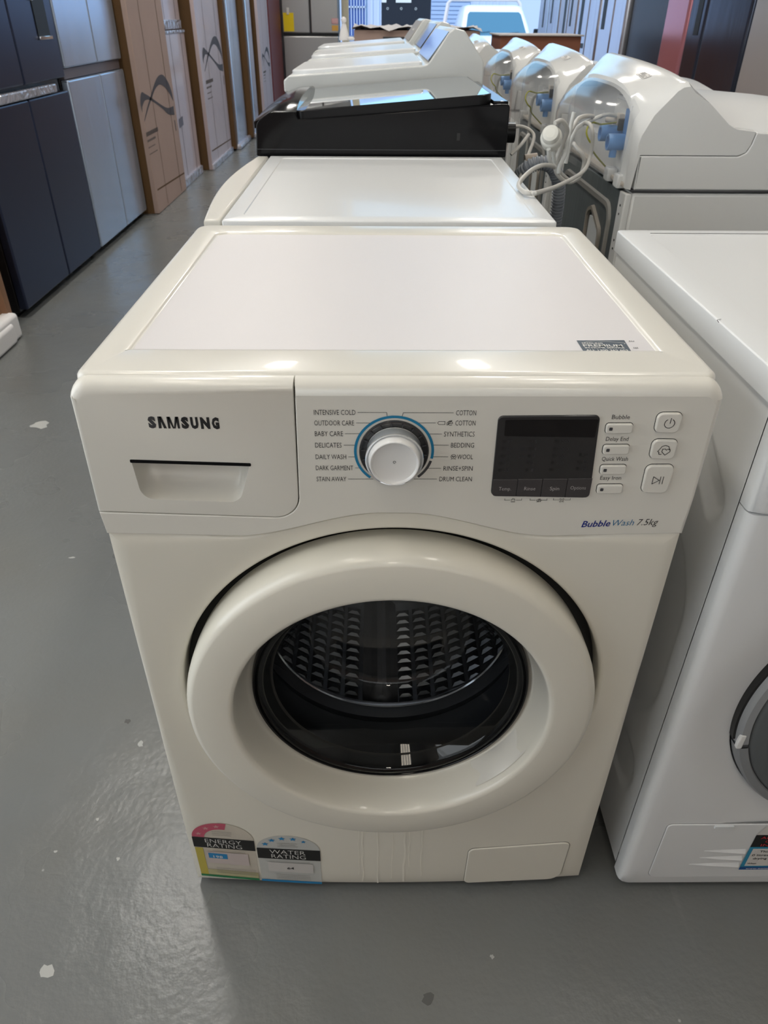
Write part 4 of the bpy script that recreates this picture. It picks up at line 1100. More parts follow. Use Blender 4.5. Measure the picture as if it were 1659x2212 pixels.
    for r in range(5):
        a = .48
        while a < .63:
            w = random.uniform(.008, .02)
            if random.random() > .3: strokes([[(a, .38+.09*r), (a+w, .38+.09*r)]], .03, lambda p, q: tuple(Vector(onslope(p, q))+Vector((-.0006, 0, .0008))), bm)
            a += w+.01
    obj('print', bm, INK, lb_, wn=False, recalc=False)
    for y in (y0+.05, y1-.05):
        for x in (.64, 1.14):
            bm = bmesh.new(); cyl(bm, (x, y, 0), (x, y, .031), .02, 12); obj('foot', bm, BLKPL, t)
    return t
rl = right_loader()
for k, (yy, lab) in enumerate(((2.12, 'white top loader second from the front on the right, blue inlets under its clear cover'), (3.02, 'white top loader third from the front on the right, just beyond the second clear cover'), (3.95, 'white top loader farthest along the right row, below the parked utility truck'))):
    o = dup(rl, (rl.location.x-(.0, .0, .10)[k], rl.location.y+yy-1.245, 0), lab)
    if k < 2:
        cd_ = obj('power_cord', tube([(.592, yy+.21, .902), (.572, yy+.235, .900), (.548, yy+.275, .875), (.545, yy+.285, .80), (.546, yy+.28, .70), (.545, yy+.28, .60)], .0055, 8), CORD, o, wn=False)
# cord and plug of the nearest one
obj('power_cord', tube([(.590, 1.465, .915), (.5614, 1.45, .9191), (.5239, 1.38, .9223), (.4856, 1.3, .9234)], .0046, 10, 8), CORDW, rl, wn=False)
CA = [(.4860, 1.301, .9234), (.4518, 1.24, .9228), (.4272, 1.21, .9143), (.4166, 1.2, .8954), (.4132, 1.2, .8682), (.4112, 1.2, .8457)]
CB = [(.4817, 1.29, .9312), (.4551, 1.24, .937), (.4295, 1.21, .935), (.4166, 1.19, .9231), (.4038, 1.18, .9011), (.3901, 1.18, .8675), (.3927, 1.18, .8366), (.4151, 1.19, .8158), (.434, 1.2, .808), (.4519, 1.21, .8197), (.4589, 1.22, .8447), (.4512, 1.22, .8621), (.4381, 1.23, .8745), (.4334, 1.24, .8818)]
CC = [(.3737, 1.14, .8463), (.3569, 1.1, .8559), (.3219, 1.02, .8691), (.2883, .95, .8723), (.2624, .9, .8663), (.2478, .862, .8590), (.2479, .8, .8590), (.2598, .79, .8590), (.2739, .8, .8585), (.346, .98, .8358), (.4113, 1.1, .8329), (.4492, 1.17, .8368), (.4649, 1.2, .8547), (.466, 1.2, .8821), (.4596, 1.19, .9102), (.4531, 1.2, .9247), (.4466, 1.22, .9249)]
CD = [(.358, 1.12, .9353), (.3729, 1.13, .9391), (.3873, 1.14, .9286), (.3937, 1.15, .913), (.3886, 1.16, .8871), (.3811, 1.165, .8561), (.3843, 1.165, .8338), (.4031, 1.17, .8157), (.4254, 1.18, .8096), (.4456, 1.19, .8177)]
CE = [(.4077, 1.17, .951), (.4057, 1.17, .935), (.4045, 1.17, .9188), (.4013, 1.165, .8964), (.3997, 1.165, .8697), (.3892, 1.16, .845), (.3893, 1.16, .8312)]
CF = [(.3492, 1.11, .8871), (.3545, 1.12, .8694), (.3629, 1.13, .8563), (.3746, 1.14, .8464)]
CG = [(.3624, 1.13, .886), (.3685, 1.14, .8698), (.3747, 1.15, .8532)]
pc = thing('power_cord', 'grey coiled power cord with a round white plug, looped onto the flat-lidded washer behind', 'cord', (.41, 1.18, .86))
for i, P in enumerate((CA, CB, CC, CD, CE, CF, CG)):
    obj('cord', tube(P, .0046 if i != 2 else .0044, 10, 8), (CORDW, CORD, CORD, CORD, CORDW, CORDW, CORDW)[i], pc, wn=False)
bm = bmesh.new()
d = Vector((-.30, -.80, .50)).normalized(); c = Vector((.3530, 1.120, .9110))
rings = []
u = d.orthogonal().normalized(); v = d.cross(u)
for r, s_ in ((.017, -.026), (.0225, -.024), (.0232, -.006), (.0215, -.001), (.0190, .001), (.0185, .010), (.0165, .0140), (.010, .0152)):
    rings.append([c+d*s_+(u*math.cos(2*PI*k/28)+v*math.sin(2*PI*k/28))*r for k in range(28)])
loft(bm, rings, cap0=True, cap1=True); obj('plug', bm, mk('plug_white', (.74, .74, .69), .35), pc, label='round off-white mains plug')
bm = bmesh.new(); cyl(bm, (.594, 1.462, .903), (.572, 1.492, .905), .0085, 12, .007); obj('cord_gland', bm, BEIGE, rl)

# ================================================================== RIGHT-HAND DRYER
dy = thing('dryer', 'cool-white front-loading dryer cropped at the right edge, grey round door, vented flap and blue sticker', 'dryer', (.655, .28, 0))
DX0, DX1 = .3555, .954
def sdrr(y, z, cy, cz, hy, hz, r):
    dy_, dz_ = abs(y-cy)-hy+r, abs(z-cz)-hz+r
    return min(max(dy_, dz_), 0)+math.hypot(max(dy_, 0), max(dz_, 0))-r
def capd(y, z, a, b, r):
    p = Vector((y, z)); a = Vector(a); b = Vector(b); h = max(0, min(1, (p-a).dot(b-a)/(b-a).length_squared)); return (p-a-(b-a)*h).length-r
def sidex(y, z):
    x = DX0
    x += .008*sst(-capd(y, z, (.155, .735), (.062, .680), .024)/.012)
    x += .0055*sst(-sdrr(y, z, .33, .44, .285, .165, .11)/.014)
    x += .005*sst(-sdrr(y, z, .33, .195, .29, .045, .04)/.014)
    return x
bm = bmesh.new(); rows = []
ny, nz = 84, 116
for j in range(nz+1):
    z = .030+(.8205-.030)*j/nz; rows.append([(sidex(.0150+.536*(i/ny)**1.35, z), .0150+.536*(i/ny)**1.35, z) for i in range(ny+1)])
loft(bm, rows, close=False); obj('side_panel', bm, COOLW, dy, wn=False, sharp=80, label='cool-white side panel with a pressed hand grip')
bm = bmesh.new(); box(bm, DX0+.010, DX1, .018, .553, .030, .818); obj('cabinet', bm, COOLM, dy)
lo_ = roundpoly([(DX0-.0035, .0), (DX1+.003, .0), (DX1+.003, .5615), (DX0-.0035, .5615)], [.004, .004, .006, .006], 3)
hole3 = roundpoly([(DX0+.038, .05), (DX1-.035, .05), (DX1-.035, .5300), (DX0+.038, .5300)], .006, 3)
lb, hl = plate(lo_, .003, .8500, .8205, M=TOP, holes=[hole3]); N = len(hole3)
nr = [lb.verts.new((p[0], p[1], .8490)) for p in inset(hole3, .0016)]
for i in range(N): lb.faces.new((hl[0][i], hl[0][(i+1) % N], nr[(i+1) % N], nr[i]))
lb.faces.new(nr); dlid = obj('lid', lb, COOLW, dy, sharp=20)
obj('back_groove', B(DX0+.042, DX1-.03, .5385, .5405, .8496, .8503), RINGG, dlid)
bm = bmesh.new(); strokes([[(.3492, .150), (.3505, .158), (.356, .161)]], .0009, lambda a, b: (a, b, .8506), bm); obj('scratch', bm, RINGG, dlid, wn=False)
# front: rounded-edge lower panel with round door opening, control panel above
FXL = DX0+.0006
fz0, fz1, fzs = .012, .848, .7085
DCX, DCZ, DR_ = .655, .405, .220
def dout(th):
    c, s = math.cos(th), math.sin(th); lo, hi = .05, 1.0
    for _ in range(36):
        m = (lo+hi)/2; x, z = DCX+m*c, DCZ+m*s
        if FXL+.012 < x < DX1-.012 and fz0+.004 < z < fzs-.001: lo = m
        else: hi = m
    return lo
ths = sorted([2*PI*k/180 for k in range(180)]+[math.atan2(b-DCZ, a-DCX) % (2*PI) for a in (FXL+.012, DX1-.012) for b in (fz0+.004, fzs-.001)])
cols = []
for th in ths:
    ro = dout(th); c, s = math.cos(th), math.sin(th); col = []
    for r, y in ((DR_-.001, .03), (DR_, .004), (DR_+.002, .000)): col.append((DCX+r*c, y, DCZ+r*s))
    for t in (.1, .3, .5, .7, .85, 1):
        r = DR_+.002+(ro-DR_-.002)*t; col.append((DCX+r*c, -.0105*sst(min(1, (r-DR_)/.06)), DCZ+r*s))
    x, y, z = col[-1]; ex = 1 if x < DCX else -1; isx = (abs(x-(FXL+.012)) < .001) or (abs(x-(DX1-.012)) < .001)
    if isx:
        for q in (1, 2, 3): col.append((x-ex*.012*math.sin(q*PI/6), -.0105+.012*(1-math.cos(q*PI/6)), z))
        col.append((x-ex*.012, .0145, z))
    else:
        for q in (1, 2, 3): col.append((x, -.0105+.004*(1-math.cos(q*PI/6)), z+(.0 if s > 0 else -.004*math.sin(q*PI/6))))
        col.append((x, .0145, z+(0 if s > 0 else -.004)))
    cols.append(col)
bm = bmesh.new(); loft(bm, [[c_[k] for c_ in cols] for k in range(len(cols[0]))]); obj('front_panel', bm, COOLW, dy, wn=False, sharp=50)
ol = [(FXL, fzs+.0006), (.374, fzs+.0006), (.935, fzs+.0006), (DX1, fzs+.0006), (DX1, .8185), (.935, .8185), (.374, .8185), (FXL, .8185)]
cpd = obj('control_panel', plate(ol, [.012 if p[0] < .36 or p[0] > .94 else .0015 for p in ol], -.0115, .0145, seg=4, seam=9), COOLW, dy)
obj('drawer_seam', strokes([[(.3780, .8185), (.3780, .7160), (.3830, .7115), (.44, .7105), (.60, .7100)]], .0016, lambda a, b: (a, -.0119, b)), RINGG, cpd, wn=False, recalc=False)
rng = [(.2190, .02), (.2185, -.006), (.2165, -.012), (.2135, -.015), (.206, -.0165), (.2050, -.0160)]
dd2 = obj('door', lathe(rng+[(.2042, -.0150), (.2035, -.0165), (.198, -.0200), (.15, -.0235), (.05, -.0240), (.001, -.0240)], DCX, DCZ, n=144, cap1=True), mk('dark_grey_door', (.105, .115, .12), .3, coat=.3), dy, wn=False, sharp=60, label='dark grey round dryer door')
obj('door_ring', lathe([(.2200, .0), (.2190, -.0130), (.2150, -.0175), (.2060, -.0185), (.2045, -.0165)], DCX, DCZ, n=110, a0=math.radians(153), a1=math.radians(193+0)), mk('grey_ring_plastic', (.30, .31, .32), .35), dd2)
obj('door_ring', lathe([(.2200, .0), (.2195, -.0130), (.2160, -.0175), (.2060, -.0185), (.2045, -.0165)], DCX, DCZ, n=150, a0=math.radians(195), a1=math.radians(500)), mk('grey_ring_plastic2', (.24, .25, .26), .35), dd2)
obj('dark_gap_strip', lathe([(.2225, .004), (.2222, -.0095), (.2185, -.0100)], DCX, DCZ, n=60, a0=math.radians(150), a1=math.radians(192)), STKBLACK, dd2)  # black strip standing in for the shaded gap around the ring
bm = bmesh.new(); box(bm, .4530, .4690, -.0215, -.0150, .4550, .4840, bev=.002); obj('latch_clip', bm, mk('cream_clip', (.62, .56, .48), .5), dd2)
bm = bmesh.new(); box(bm, .4400, .4480, -.0190, -.0120, .3500, .3760, bev=.002); obj('latch_clip', bm, TLG, dd2)
DM = lambda a, b, y: (a, -.0105+y, b)
dfl = roundpoly([(.3970, .0330), (.915, .0330), (.915, .1720), (.3970, .1720)], [.012, .012, .008, .008], 5)
dflp = obj('filter_flap', plate(dfl, .0012, -.0018, 0, M=DM), COOLW, dy)
obj('flap_seam', plate(inset(dfl, -.0008), 0, -.0004, .001, M=DM), mk('seam_pale', (.30, .30, .30), .7), dflp)
bm = bmesh.new(); box(bm, .4640, .4920, -.0145, -.010, .1640, .1705, bev=.001); obj('latch', bm, COOLM, dflp)
for k, (xa, z) in enumerate(((.4620, .1060), (.4600, .0880), (.4480, .0700))):
    bm = bmesh.new(); ya = -.0120
    b1 = [[(xa, ya, z), (xa, ya, z-.001), (xa, ya, z-.002)]]+[[(xx, ya, z+.0045*q), (xx, ya-.0040*q, z-.003*q), (xx, ya, z-.0065*q)] for xx, q in ((xa+.03, .6), (.526, 1), (.529, 0.1))]
    loft(bm, b1, cap0=True, cap1=True); obj('vent_louvre', bm, COOLW, dflp)
# blue, black and white sticker
def q4(x0, x1, z0, z1, sh=.06): return [[(x0, z0), (x1, z0), (x1, z1), (x0, z1)]]
DMs = lambda off: (lambda a, b: (a, -.0130-off, b))
sk_ = obj('water_sticker', flat([roundpoly([(.5305, .0560), (.640, .0560), (.640, .172), (.5400, .172), (.5305, .147)], [0, 0, .02, .006, .004], 4)], DMs(0)), STKWHITE, dy, wn=False, label='white, black and blue water-use sticker')
obj('black_band', flat(q4(.5305, .640, .1165, .1475), DMs(.0003)), STKBLACK, sk_, wn=False)
obj('blue_frame', flat(q4(.5305, .640, .0560, .1165), DMs(.0003)), mk('sticker_sky', (.03, .30, .50), .5), sk_, wn=False)
obj('white_field', flat(q4(.5360, .634, .0665, .1125), DMs(.0006)), STKWHITE, sk_, wn=False)
obj('blue_strip', flat(q4(.5305, .640, .0560, .0635), DMs(.0006)), STKNAVY, sk_, wn=False)
obj('red_star', flat([star(.5560, .1610, .008)], DMs(.0006)), REDINK, sk_, wn=False)
T_ = DMs(.0009)
for s, a, b, z, h, m in (('ADDS', .5390, .5700, .1385, .0060, REDINK), ('CO', .5480, .5620, .1290, .0060, REDINK), ('IN', .5440, .5560, .1195, .0060, REDINK), ('This', .5480, .5620, .1030, .0050, INK), ('0 litres', .5390, .5640, .0935, .0050, INK), ('drying', .5430, .5640, .0845, .0050, INK), ('When', .5385, .5520, .0715, .0038, INK), ('www.water', .5400, .5760, .0580, .0040, WHITEINK)):
    text(s, a, b, z, z+h, T_, m, sk_, bold=.01)
for y in (.06, .5):
    for x in (.40, .90):
        bm = bmesh.new(); cyl(bm, (x, y, 0), (x, y, .031), .02, 12); obj('foot', bm, BLKPL, dy)

# ================================================================== LEFT WALL OF FRIDGES AND CARTONS
LM = lambda xf: (lambda a, b, y: (xf+y, a, b))      # outline in (y, z); depth toward the aisle = larger x
def doorplate(x, y0, y1, z0, z1, mat, par, name='door', r=.008, th=.035, lab=None):
    return obj(name, plate(rrect(y0, y1, z0, z1, r+.002, 3), r, x, x-th, M=lambda a, b, y: (y, a, b), seg=3), mat, par, label=lab)
def fridge_l(x, y0, y1, h, zs, ys, mat, label, gap=(.03, .045), body=None, bandm=None):
    t = thing('fridge', label, 'fridge', (x-.36, (y0+y1)/2, 0))
    obj('cabinet', B(x-.72, x-.040, y0+.006, y1-.006, .02, h, bev=.006), body or BLACKFR, t)
    g0, g1 = gap
    d = []
    for a, b in ((y0+.004, ys-.004), (ys+.004, y1-.004)):
        d.append(doorplate(x, a, b, .035, zs-g0, mat, t)); d.append(doorplate(x, a, b, zs+g1-.03, h-.004, mat, t))
    if bandm: obj('centre_band', B(x-.045, x-.018, y0+.01, y1-.01, zs-g0+.003, zs+g1-.033, bev=.002), bandm, t)
    obj('plinth', B(x-.70, x-.06, y0+.02, y1-.02, 0, .03), BLACKFR, t)
    return t, d
fa, da = fridge_l(-1.560, 2.545, 3.580, 1.82, .838, 3.075, DARKFR, 'dark navy four-door fridge with a recessed dispenser, nearest on the left', gap=(.035, .050), bandm=None)
bm = bmesh.new(); box(bm, -1.575, -1.5565, 3.345, 3.485, 1.030, 1.36); obj('dispenser_recess', bm, STKBLACK, da[3])
obj('chrome_sill', B(-1.560, -1.548, 3.340, 3.490, 1.018, 1.032, bev=.002), CHROME, da[3])
obj('chrome_pull', B(-1.560, -1.548, 3.325, 3.350, 1.165, 1.36, bev=.002), CHROME, da[3])
obj('film_strip', B(-1.600, -1.553, 2.55, 3.42, .806, .842, bev=.006), FILM, fa, label='strip of loose clear film in the gap between the doors')
fb, db = fridge_l(-1.560, 3.595, 4.560, 1.80, .872, 4.100, SILVER, 'silver four-door fridge wrapped in shiny film, between the navy fridge and a carton', gap=(.030, .052), bandm=mk('taupe_band', (.20, .17, .18), .4, metal=.4))
# white fridge still on its foam base, at the left edge of the picture
fw_ = thing('fridge', 'white boxed appliance at the left edge with a torn carton side and foam base', 'fridge', (-1.8, 2.1, 0))
obj('door_panel', B(-2.2, -1.575, 1.45, 2.30, .12, .95, bev=.01), mk('grey_white_panel', (.55, .56, .58), .35), fw_)
obj('carton_side', B(-2.2, -1.530, 2.305, 2.345, .06, .95, bev=.003), mk('carton_brown', (.30, .16, .09), .8, mottle=.2), fw_)
obj('carton_side', B(-1.565, -1.553, 2.20, 2.33, .06, .17, bev=.002), mk('carton_brown2', (.33, .18, .10), .8), fw_)
bm = bmesh.new(); box(bm, -2.2, -1.490, 1.40, 2.26, 0, .085, bev=.018, seg=3); box(bm, -1.62, -1.50, 1.90, 2.33, 0.0, .105, bev=.018, seg=3)
obj('foam_base', bm, FOAM, fw_)

def carton(x, y0, y1, z0, z1, label, mat=CARD, group='tall appliance cartons on the left', swoosh=None, film=False, cat='box', side=CARDD):
    t = thing('carton', label, cat, (x-.35, (y0+y1)/2, z0), group)
    obj('front_face', plate(rrect(y0, y1, z0+.002, z1, .006, 2), .004, x, x-.03, M=lambda a, b, y: (y, a, b)), mat, t)
    obj('side_face', B(x-.72, x-.006, y0+.002, y1-.002, z0+.002, z1-.002), side, t)
    PX = lambda a, b: (x+.0012, a, b)
    w = y1-y0
    obj('fold_line', strokes([[(y0+w*.30, z0+.02), (y0+w*.30, z1-.02)]], .006, PX), side, t, wn=False)
    obj('fold_line', strokes([[(y0+w*.80, z0+.02), (y0+w*.80, z1-.02)]], .008, PX), side, t, wn=False)
    if swoosh:
        sy, sz, sc = swoosh
        f = lambda u, v: (sy+u*sc, sz+v*sc)
        def ribbon(pts):
            P = smoothpath([(u, v, wd) for u, v, wd in pts], 6); L_, R_ = [], []
            for i, p in enumerate(P):
                d = (P[min(i+1, len(P)-1)]-P[max(0, i-1)]); n = Vector((-d.y, d.x)).normalized()*p.z/2
                L_.append(f(p.x+n.x, p.y+n.y)); R_.append(f(p.x-n.x, p.y-n.y))
            return [[L_[i], R_[i], R_[i+1], L_[i+1]] for i in range(len(P)-1)]
        SW = mk('print_grey', (.085, .075, .085), .7)
        R1_ = [(-.03, .035, .008), (.14, .12, .02), (.26, .17, .025), (.42, .235, .035), (.58, .272, .06), (.74, .262, .085), (.88, .205, .08), (.96, .14, .05), (.985, .09, .008)]
        R2_ = [(-.045, .10, .008), (-.04, .150, .05), (.02, .192, .075), (.10, .192, .045), (.26, .165, .022), (.57, .08, .025), (.76, .030, .05), (.97, .015, .07)]
        obj('printed_swoosh', flat(ribbon(R1_)+ribbon(R2_), PX), SW, t, wn=False)
        bm = bmesh.new(); random.seed(11)
        for r, (hh, wd) in enumerate(((.030, .30), (.016, .22), (.008, .16), (.008, .22))):
            u = -.03; v = -.06-.048*r
            while u < wd:
                q = random.uniform(.015, .04); strokes([[f(u, v), f(u+q, v)]], hh*sc, PX, bm); u += q+.012
        obj('fine_print', bm, mk('faded_print', (.16, .125, .11), .7), t, wn=False)
        obj('side_mark', flat([[f(.93, -.06), f(.955, -.06), f(.955, -.145), f(.93, -.145)]], PX), SW, t, wn=False)
        obj('lower_seam', strokes([[(y0+w*.05, z0+.145), (y1-w*.02, z0+.118)]], .010, PX), side, t, wn=False)
    return t
carton(-1.490, 4.585, 5.440, .0, 1.90, 'tall brown carton with a grey looped swoosh print, beside the silver film-wrapped fridge', swoosh=(4.60, .53, .80))
c2 = carton(-1.520, 5.460, 6.160, .0, 1.020, 'lower of two stacked film-wrapped cartons beyond the swoosh carton', mat=CARDP, group='film-wrapped cartons on the left')
obj('film_edge', B(-1.535, -1.512, 5.465, 6.155, 1.000, 1.020, bev=.004), FILM, c2)
obj('film_base', B(-1.535, -1.500, 5.465, 6.155, .0, .06, bev=.006), FILM, c2)
obj('grey_patch', flat([[(5.60, .40), (5.74, .41), (5.74, .47), (5.60, .46)]], lambda a, b: (-1.5185, a, b)), mk('print_blue_grey', (.17, .17, .22), .6), c2, wn=False)
c3 = carton(-1.540, 5.465, 6.165, 1.022, 1.95, 'upper film-wrapped carton stacked on another, bright crinkled film along its bottom', mat=CARDP, group='film-wrapped cartons on the left')
obj('film_edge', B(-1.555, -1.532, 5.470, 6.160, 1.024, 1.085, bev=.006), FILM, c3)
c4 = carton(-1.440, 6.260, 7.280, .0, 1.92, 'tall film-wrapped carton with a fainter swoosh print, farther along the left row', mat=CARDP, swoosh=(6.42, .70, .84), group='film-wrapped cartons on the left')
obj('film_base', B(-1.455, -1.425, 6.265, 7.275, .0, .05, bev=.006), FILM, c4)
def wrapped(x, y0, y1, label):
    t = thing('fridge', label, 'fridge', (x-.3, (y0+y1)/2, 0), 'film-wrapped silver fridges on the left')
    obj('film_wrapped_front', plate(rrect(y0+.12, y1-.02, .02, 1.85, .055, 4), .05, x, x-.12, M=lambda a, b, y: (y, a, b), seg=4), SILVER2, t)
    obj('corner_post', B(x-.10, x-.004, y0, y0+.05, .02, 1.88, bev=.004), CARDD, t)
    obj('corner_post', B(x-.06, x-.008, y0+.052, y0+.118, .02, 1.88, bev=.004), CARDD, t)
    obj('side_face', B(x-.7, x-.10, y0, y1, .02, 1.88), CARDD, t)
    obj('film_base', B(x-.10, x+.03, y0+.1, y1, .0, .05, bev=.015), FILM, t)
wrapped(-1.400, 7.330, 8.120, 'silver fridge wrapped in film with brown corner posts, nearer of two, beyond the cartons')
wrapped(-1.345, 8.150, 8.680, 'silver fridge wrapped in film with brown corner posts, farther of two, beside the pale carton')
c5 = carton(-1.290, 8.78, 9.62, .0, 1.95, 'pale pink-white wrapped carton beside the red partition', mat=mk('pale_wrapped_card', (.58, .50, .54), .4, mottle=.06), swoosh=(8.90, .62, .62), group='film-wrapped cartons on the left')

# grey fridge facing the camera beyond the red partition
fc = thing('fridge', 'grey French-door fridge facing this way with a yellow tag, beyond the red partition', 'fridge', (-.90, 11.3, 0))
obj('cabinet', B(-1.270, -.530, 11.05, 11.65, .02, 1.72, bev=.006), BLACKFR, fc)
CAMF = lambda a, b, y: (a, y, b)
d1_ = obj('door', plate(rrect(-1.275, -.905, .915, 1.715, .016, 3), .014, 11.00, 11.05), GREYFR, fc)
d2_ = obj('door', plate(rrect(-.895, -.525, .915, 1.715, .016, 3), .014, 11.00, 11.05), GREYFR, fc)
obj('freezer_drawer', plate(rrect(-1.275, -.525, .05, .885, .016, 3), .014, 11.00, 11.05), GREYFR, fc)
tg = obj('yellow_tag', B(-1.255, -1.118, 10.985, 10.998, .935, 1.140), YELTAG, d1_)
obj('tag_clip', B(-1.205, -1.175, 10.975, 10.998, 1.120, 1.195, bev=.003), STKWHITE, d1_)
obj('orange_label', B(-.615, -.530, 10.990, 10.999, .945, 1.005), ORTAG, d2_)
bm = bmesh.new(); box(bm, -.618, -.530, 10.988, 10.999, 1.020, 1.085, bev=.01); obj('pink_label', bm, mk('pink_label', (.75, .45, .45), .5), d2_)

# ================================================================== RIGHT WALL OF FRIDGES (face the aisle, -x)
XR = 2.2
def fridge_r(y0, y1, mat, label, handle=None, split=None, h=1.82, x=XR, zsplit=None, body=None):
    t = thing('fridge', label, 'fridge', (x+.36, (y0+y1)/2, 0))
    obj('cabinet', B(x+.045, x+.70, y0+.006, y1-.006, .02, h, bev=.006), body or BLACKFR, t)
    zs = zsplit or .60
    ds = []
    for a, b in ([(y0+.004, y1-.004)] if not split else [(y0+.004, split-.004), (split+.004, y1-.004)]):
        for z0, z1 in ((.04, zs-.006), (zs+.006, h-.004)):
            ds.append(obj('door', plate(rrect(a, b, z0, z1, .030, 4), .028, x, x+.06, M=lambda p, q, y: (y, p, q), seg=5), mat, t))
    for (ya, yb, za, zb) in (handle or []):
        obj('handle_recess', B(x-.003, x+.02, ya, yb, za, zb, bev=.002), STKBLACK, ds[-1])
    obj('plinth', B(x+.08, x+.68, y0+.02, y1-.02, 0, .035), BLACKFR, t)
    return t
fridge_r(3.35, 4.42, BEIGEFR, 'beige-grey metal fridge, nearest at the right edge of the picture', x=2.14)
fridge_r(4.58, 5.600, mk('navy_steel', (.075, .085, .12), .22, metal=.85, wave=.12, wscale=3, stretch=(1, 1, .3)), 'dark blue-grey double-door fridge beside the rose-coloured one', handle=[(5.36, 5.45, 1.02, 1.7)], split=5.28)
fridge_r(5.625, 6.120, PINKFR, 'rose-pink narrow fridge between the dark blue-grey and the black ones', x=2.2)
fk = fridge_r(6.160, 7.150, BLACKFR, 'plain black fridge beside the rose-pink one', x=2.24)
fridge_r(7.200, 8.080, SILVER2, 'silver fridge with one long black handle slot, beside the plain black fridge', handle=[(7.86, 7.98, 1.02, 1.7)], split=7.60)
fridge_r(8.130, 9.060, SILVER2, 'second silver fridge of the right-hand group, with a short black grip below its slot', handle=[(8.80, 8.92, .96, 1.7), (8.62, 8.98, .84, .885)], split=8.56)
fridge_r(9.110, 10.02, mk('pale_silver', (.62, .60, .64), .25, metal=.8, wave=.1, wscale=3, stretch=(1, 1, .2)), 'third silver fridge of the right-hand group, paler, with two black slots', handle=[(9.34, 9.42, 1.03, 1.7), (9.66, 9.76, .86, 1.7)], split=9.55)
fridge_r(10.07, 11.35, SILVER2, 'silver fridge farthest along the right wall, nearest the open roller door', handle=[(10.45, 10.53, 1.05, 1.7), (10.98, 11.06, 1.0, 1.7)], split=10.72)

# unseen flat cartons added behind the camera to block low light
carton_blocker = thing('carton', 'added low stack of brown cartons behind the camera, blocking low light', 'box', (.5, -2.2, 0))
for k in range(4): obj('blocker_carton', B(-.9+.02*k, 2.3-.03*k, -2.6+.01*k, -1.75-.01*k, .21*k, .21*k+.205, bev=.004), CARD, carton_blocker)
# ================================================================== CARTONS NEAR THE DOOR
t = thing('open_carton', 'wide low brown carton of crumpled paper between the white machines and the open doorway', 'box', (.33, 7.9, 0))
bm = bmesh.new(); box(bm, -.23, .95, 7.5, 8.4, .0, 1.005); obj('carton_body', bm, CARD, t)
bm = bmesh.new(); rows = []
for j in range(7):
    rows.append([(-.25+1.22*i/14, 7.47+.95*j/6, 1.012+.028*math.sin(i*1.9+j*1.3)*math.cos(i*.7-j*2.1)+.012) for i in range(15)])
loft(bm, rows, close=False); obj('crumpled_wrap', bm, PAPER, t, wn=False)
bm = bmesh.new(); box(bm, .04, .92, 7.478, 7.502, .80, .955, bev=.004); obj('dark_flap', bm, mk('dark_printed_flap', (.05, .05, .055), .6, mottle=.5, mscale=14), t)
t = thing('carton', 'small reddish-brown carton below the utility truck bonnet', 'box', (1.42, 7.6, 0))
bm = bmesh.new(); box(bm, 1.12, 1.86, 7.3, 7.95, 0, .972, bev=.004); obj('carton_body', bm, mk('red_brown_card', (.26, .10, .055), .8), t)
bm = bmesh.new(); box(bm, 1.10, 1.88, 7.28, 7.97, .973, .985, bev=.003); obj('carton_top', bm, PAPER, t)

# ================================================================== OUTSIDE
bl = thing('building', 'pale blue-grey corrugated building across the yard, with a roller shutter and barred windows', 'building', (0, 27, 0))
bm = bmesh.new(); box(bm, -9, 9, 26.0, 32, -.1, 3.05); wl = obj('wall', bm, BLDG, bl)
bm = bmesh.new()
for k in range(90):
    x = -9+.2*k
    if -1.0 < x < 4: box(bm, x, x+.07, 25.96, 26.0, 0, 3.0)
e = obj('corrugation', bm, BLDG, wl); e['kind'] = 'stuff'
sh = obj('roller_shutter', B(1.62, 2.80, 25.90, 25.98, 0, 2.7), SHUT, bl)
for k in range(24): obj('slat', B(1.63, 2.79, 25.87, 25.90, .1+.105*k, .185+.105*k, bev=.008), SHUT, sh)
wi = obj('window', B(-.90, -.35, 25.90, 25.95, .6, 2.4), WINB, bl)
for k in range(7): obj('bar', B(-.88+.085*k, -.855+.085*k, 25.86, 25.90, .6, 2.4), BLDG, wi)
obj('bar', B(-.90, -.35, 25.86, 25.90, 1.30, 1.34), BLDG, wi)
bgt = thing('gate_panel', 'tall black panel with round bolts and white notices outside the doorway', 'gate', (.68, 20, 0))
bp_ = obj('panel', B(.095, 1.255, 20.0, 20.06, -.02, 2.3, bev=.01), mk('black_panel', (.006, .008, .016), .5), bgt)
for x in (.24, .56, .90):
    bm = bmesh.new(); lathe([(.026, 19.995), (.026, 19.985), (.017, 19.985), (.017, 19.995)], x, 1.25, n=16, bm=bm); obj('bolt', bm, STKBLUEG, bp_)
obj('notice', B(.43, .79, 19.985, 19.998, 1.365, 1.50), STKWHITE, bp_)
obj('notice', B(.10, .21, 19.985, 19.998, 1.365, 1.50), STKWHITE, bp_)

# white utility truck, facing the building
ut = thing('utility_truck', 'white utility truck parked outside the roller door, pale steel rack behind its cab', 'truck', (2.56, 18.6, -.02))
ux, uy, uz = 2.56, 17.0, -.34
def trap(bm, pts_b, pts_t, z0, z1): loft(bm, [[(p[0]+ux, p[1]+uy, z0+uz) for p in pts_b], [(p[0]+ux, p[1]+uy, z1+uz) for p in pts_t]], cap0=True, cap1=True)
bm = bmesh.new()
rings = []
for z, hw_, yf, yb in ((.45, .86, .0, 3.2), (.80, .88, -.04, 3.2), (1.00, .87, .02, 3.2), (1.08, .83, .18, 3.2), (1.12, .76, .40, 3.2)):
    p = roundpoly([(-hw_, yf), (hw_, yf), (hw_, yb), (-hw_, yb)], [.18, .18, .05, .05], 6); rings.append([(a+ux, b+uy, z+uz) for a, b in p])
loft(bm, rings, cap0=True, cap1=True); obj('body', bm, CARW, ut)
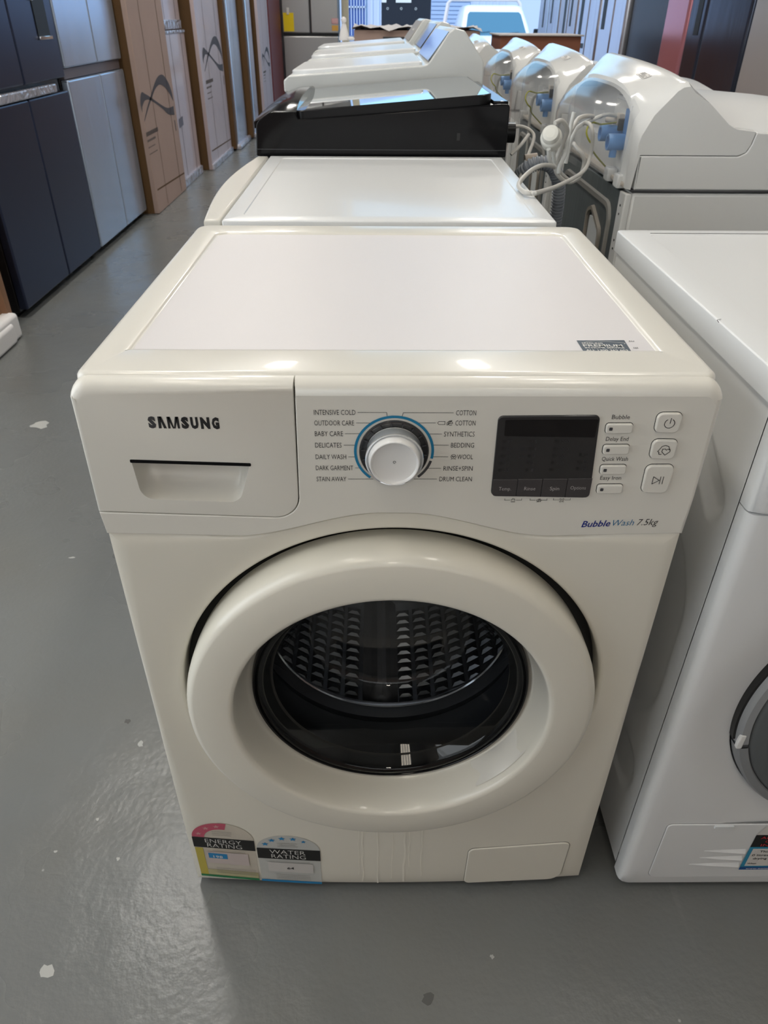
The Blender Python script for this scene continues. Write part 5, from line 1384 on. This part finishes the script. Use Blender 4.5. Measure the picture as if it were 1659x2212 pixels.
bm = bmesh.new(); rings = []
for z, hw_, yf, yb in ((1.10, .76, 1.05, 3.0), (1.30, .725, 1.32, 3.0), (1.55, .655, 1.68, 3.0), (1.63, .62, 1.80, 2.95), (1.66, .54, 1.95, 2.9)):
    p = roundpoly([(-hw_, yf), (hw_, yf), (hw_, yb), (-hw_, yb)], [.10, .10, .05, .05], 6); rings.append([(a+ux, b+uy, z+uz) for a, b in p])
loft(bm, rings, cap1=True); cab = obj('cab', bm, CARW, ut)
def ws(u, v):  # windscreen plane
    z = 1.135+.40*v; hw_ = .735-.10*v; return (ux+u*hw_*.90, uy+1.05+(z-1.10)*1.38-.035, z+uz)
bm = bmesh.new(); wpts = [(-1, 0), (-.5, -.03), (0, -.04), (.5, -.03), (1, 0), (1.0, .9), (.94, 1), (-.94, 1), (-1.0, .9)]
bm.faces.new([bm.verts.new(ws(*p)) for p in wpts]); wsn = obj('windscreen', bm, WSCREEN, cab, wn=False)
bm = bmesh.new(); strokes([[(-.9, .02), (-.2, .10)], [(.1, .0), (.75, .08)]], .02, lambda a, b: tuple(Vector(ws(a, b))+Vector((0, -.01, .01))), bm); obj('wiper', bm, STKBLACK, cab, wn=False)
for s in (-1, 1):
    bm = bmesh.new(); box(bm, ux+s*.90-.08, ux+s*.90+.08, uy+1.10, uy+1.20, 1.08+uz, 1.24+uz, bev=.02); obj('mirror', bm, BLKPL, ut)
    bm = bmesh.new(); box(bm, ux+s*.66-.13, ux+s*.66+.13, uy-.05, uy+.05, .74+uz, .90+uz, bev=.03); obj('headlamp', bm, CHROME, ut)
    for yy in (.55, 2.7):
        bm = bmesh.new(); cyl(bm, (ux+s*.70, uy+yy, .32+uz), (ux+s*.90, uy+yy, .32+uz), .33, 28); obj('wheel', bm, TYRE, ut)
obj('grille', B(ux-.5, ux+.5, uy-.05, uy+.03, .60+uz, .78+uz, bev=.01), BLKPL, ut)
obj('rack', tube([(ux-1.02, uy+3.05, 1.0+uz), (ux-.90, uy+3.05, 1.70+uz), (ux-.82, uy+3.05, 1.78+uz), (ux+.70, uy+3.05, 1.78+uz), (ux+.78, uy+3.05, 1.70+uz), (ux+.92, uy+3.05, 1.0+uz)], .045, 8, 1), PINKRACK, ut, wn=False)
obj('tray', B(ux-.95, ux+.95, uy+3.1, uy+5.2, .75+uz, 1.05+uz, bev=.01), CARW, ut)
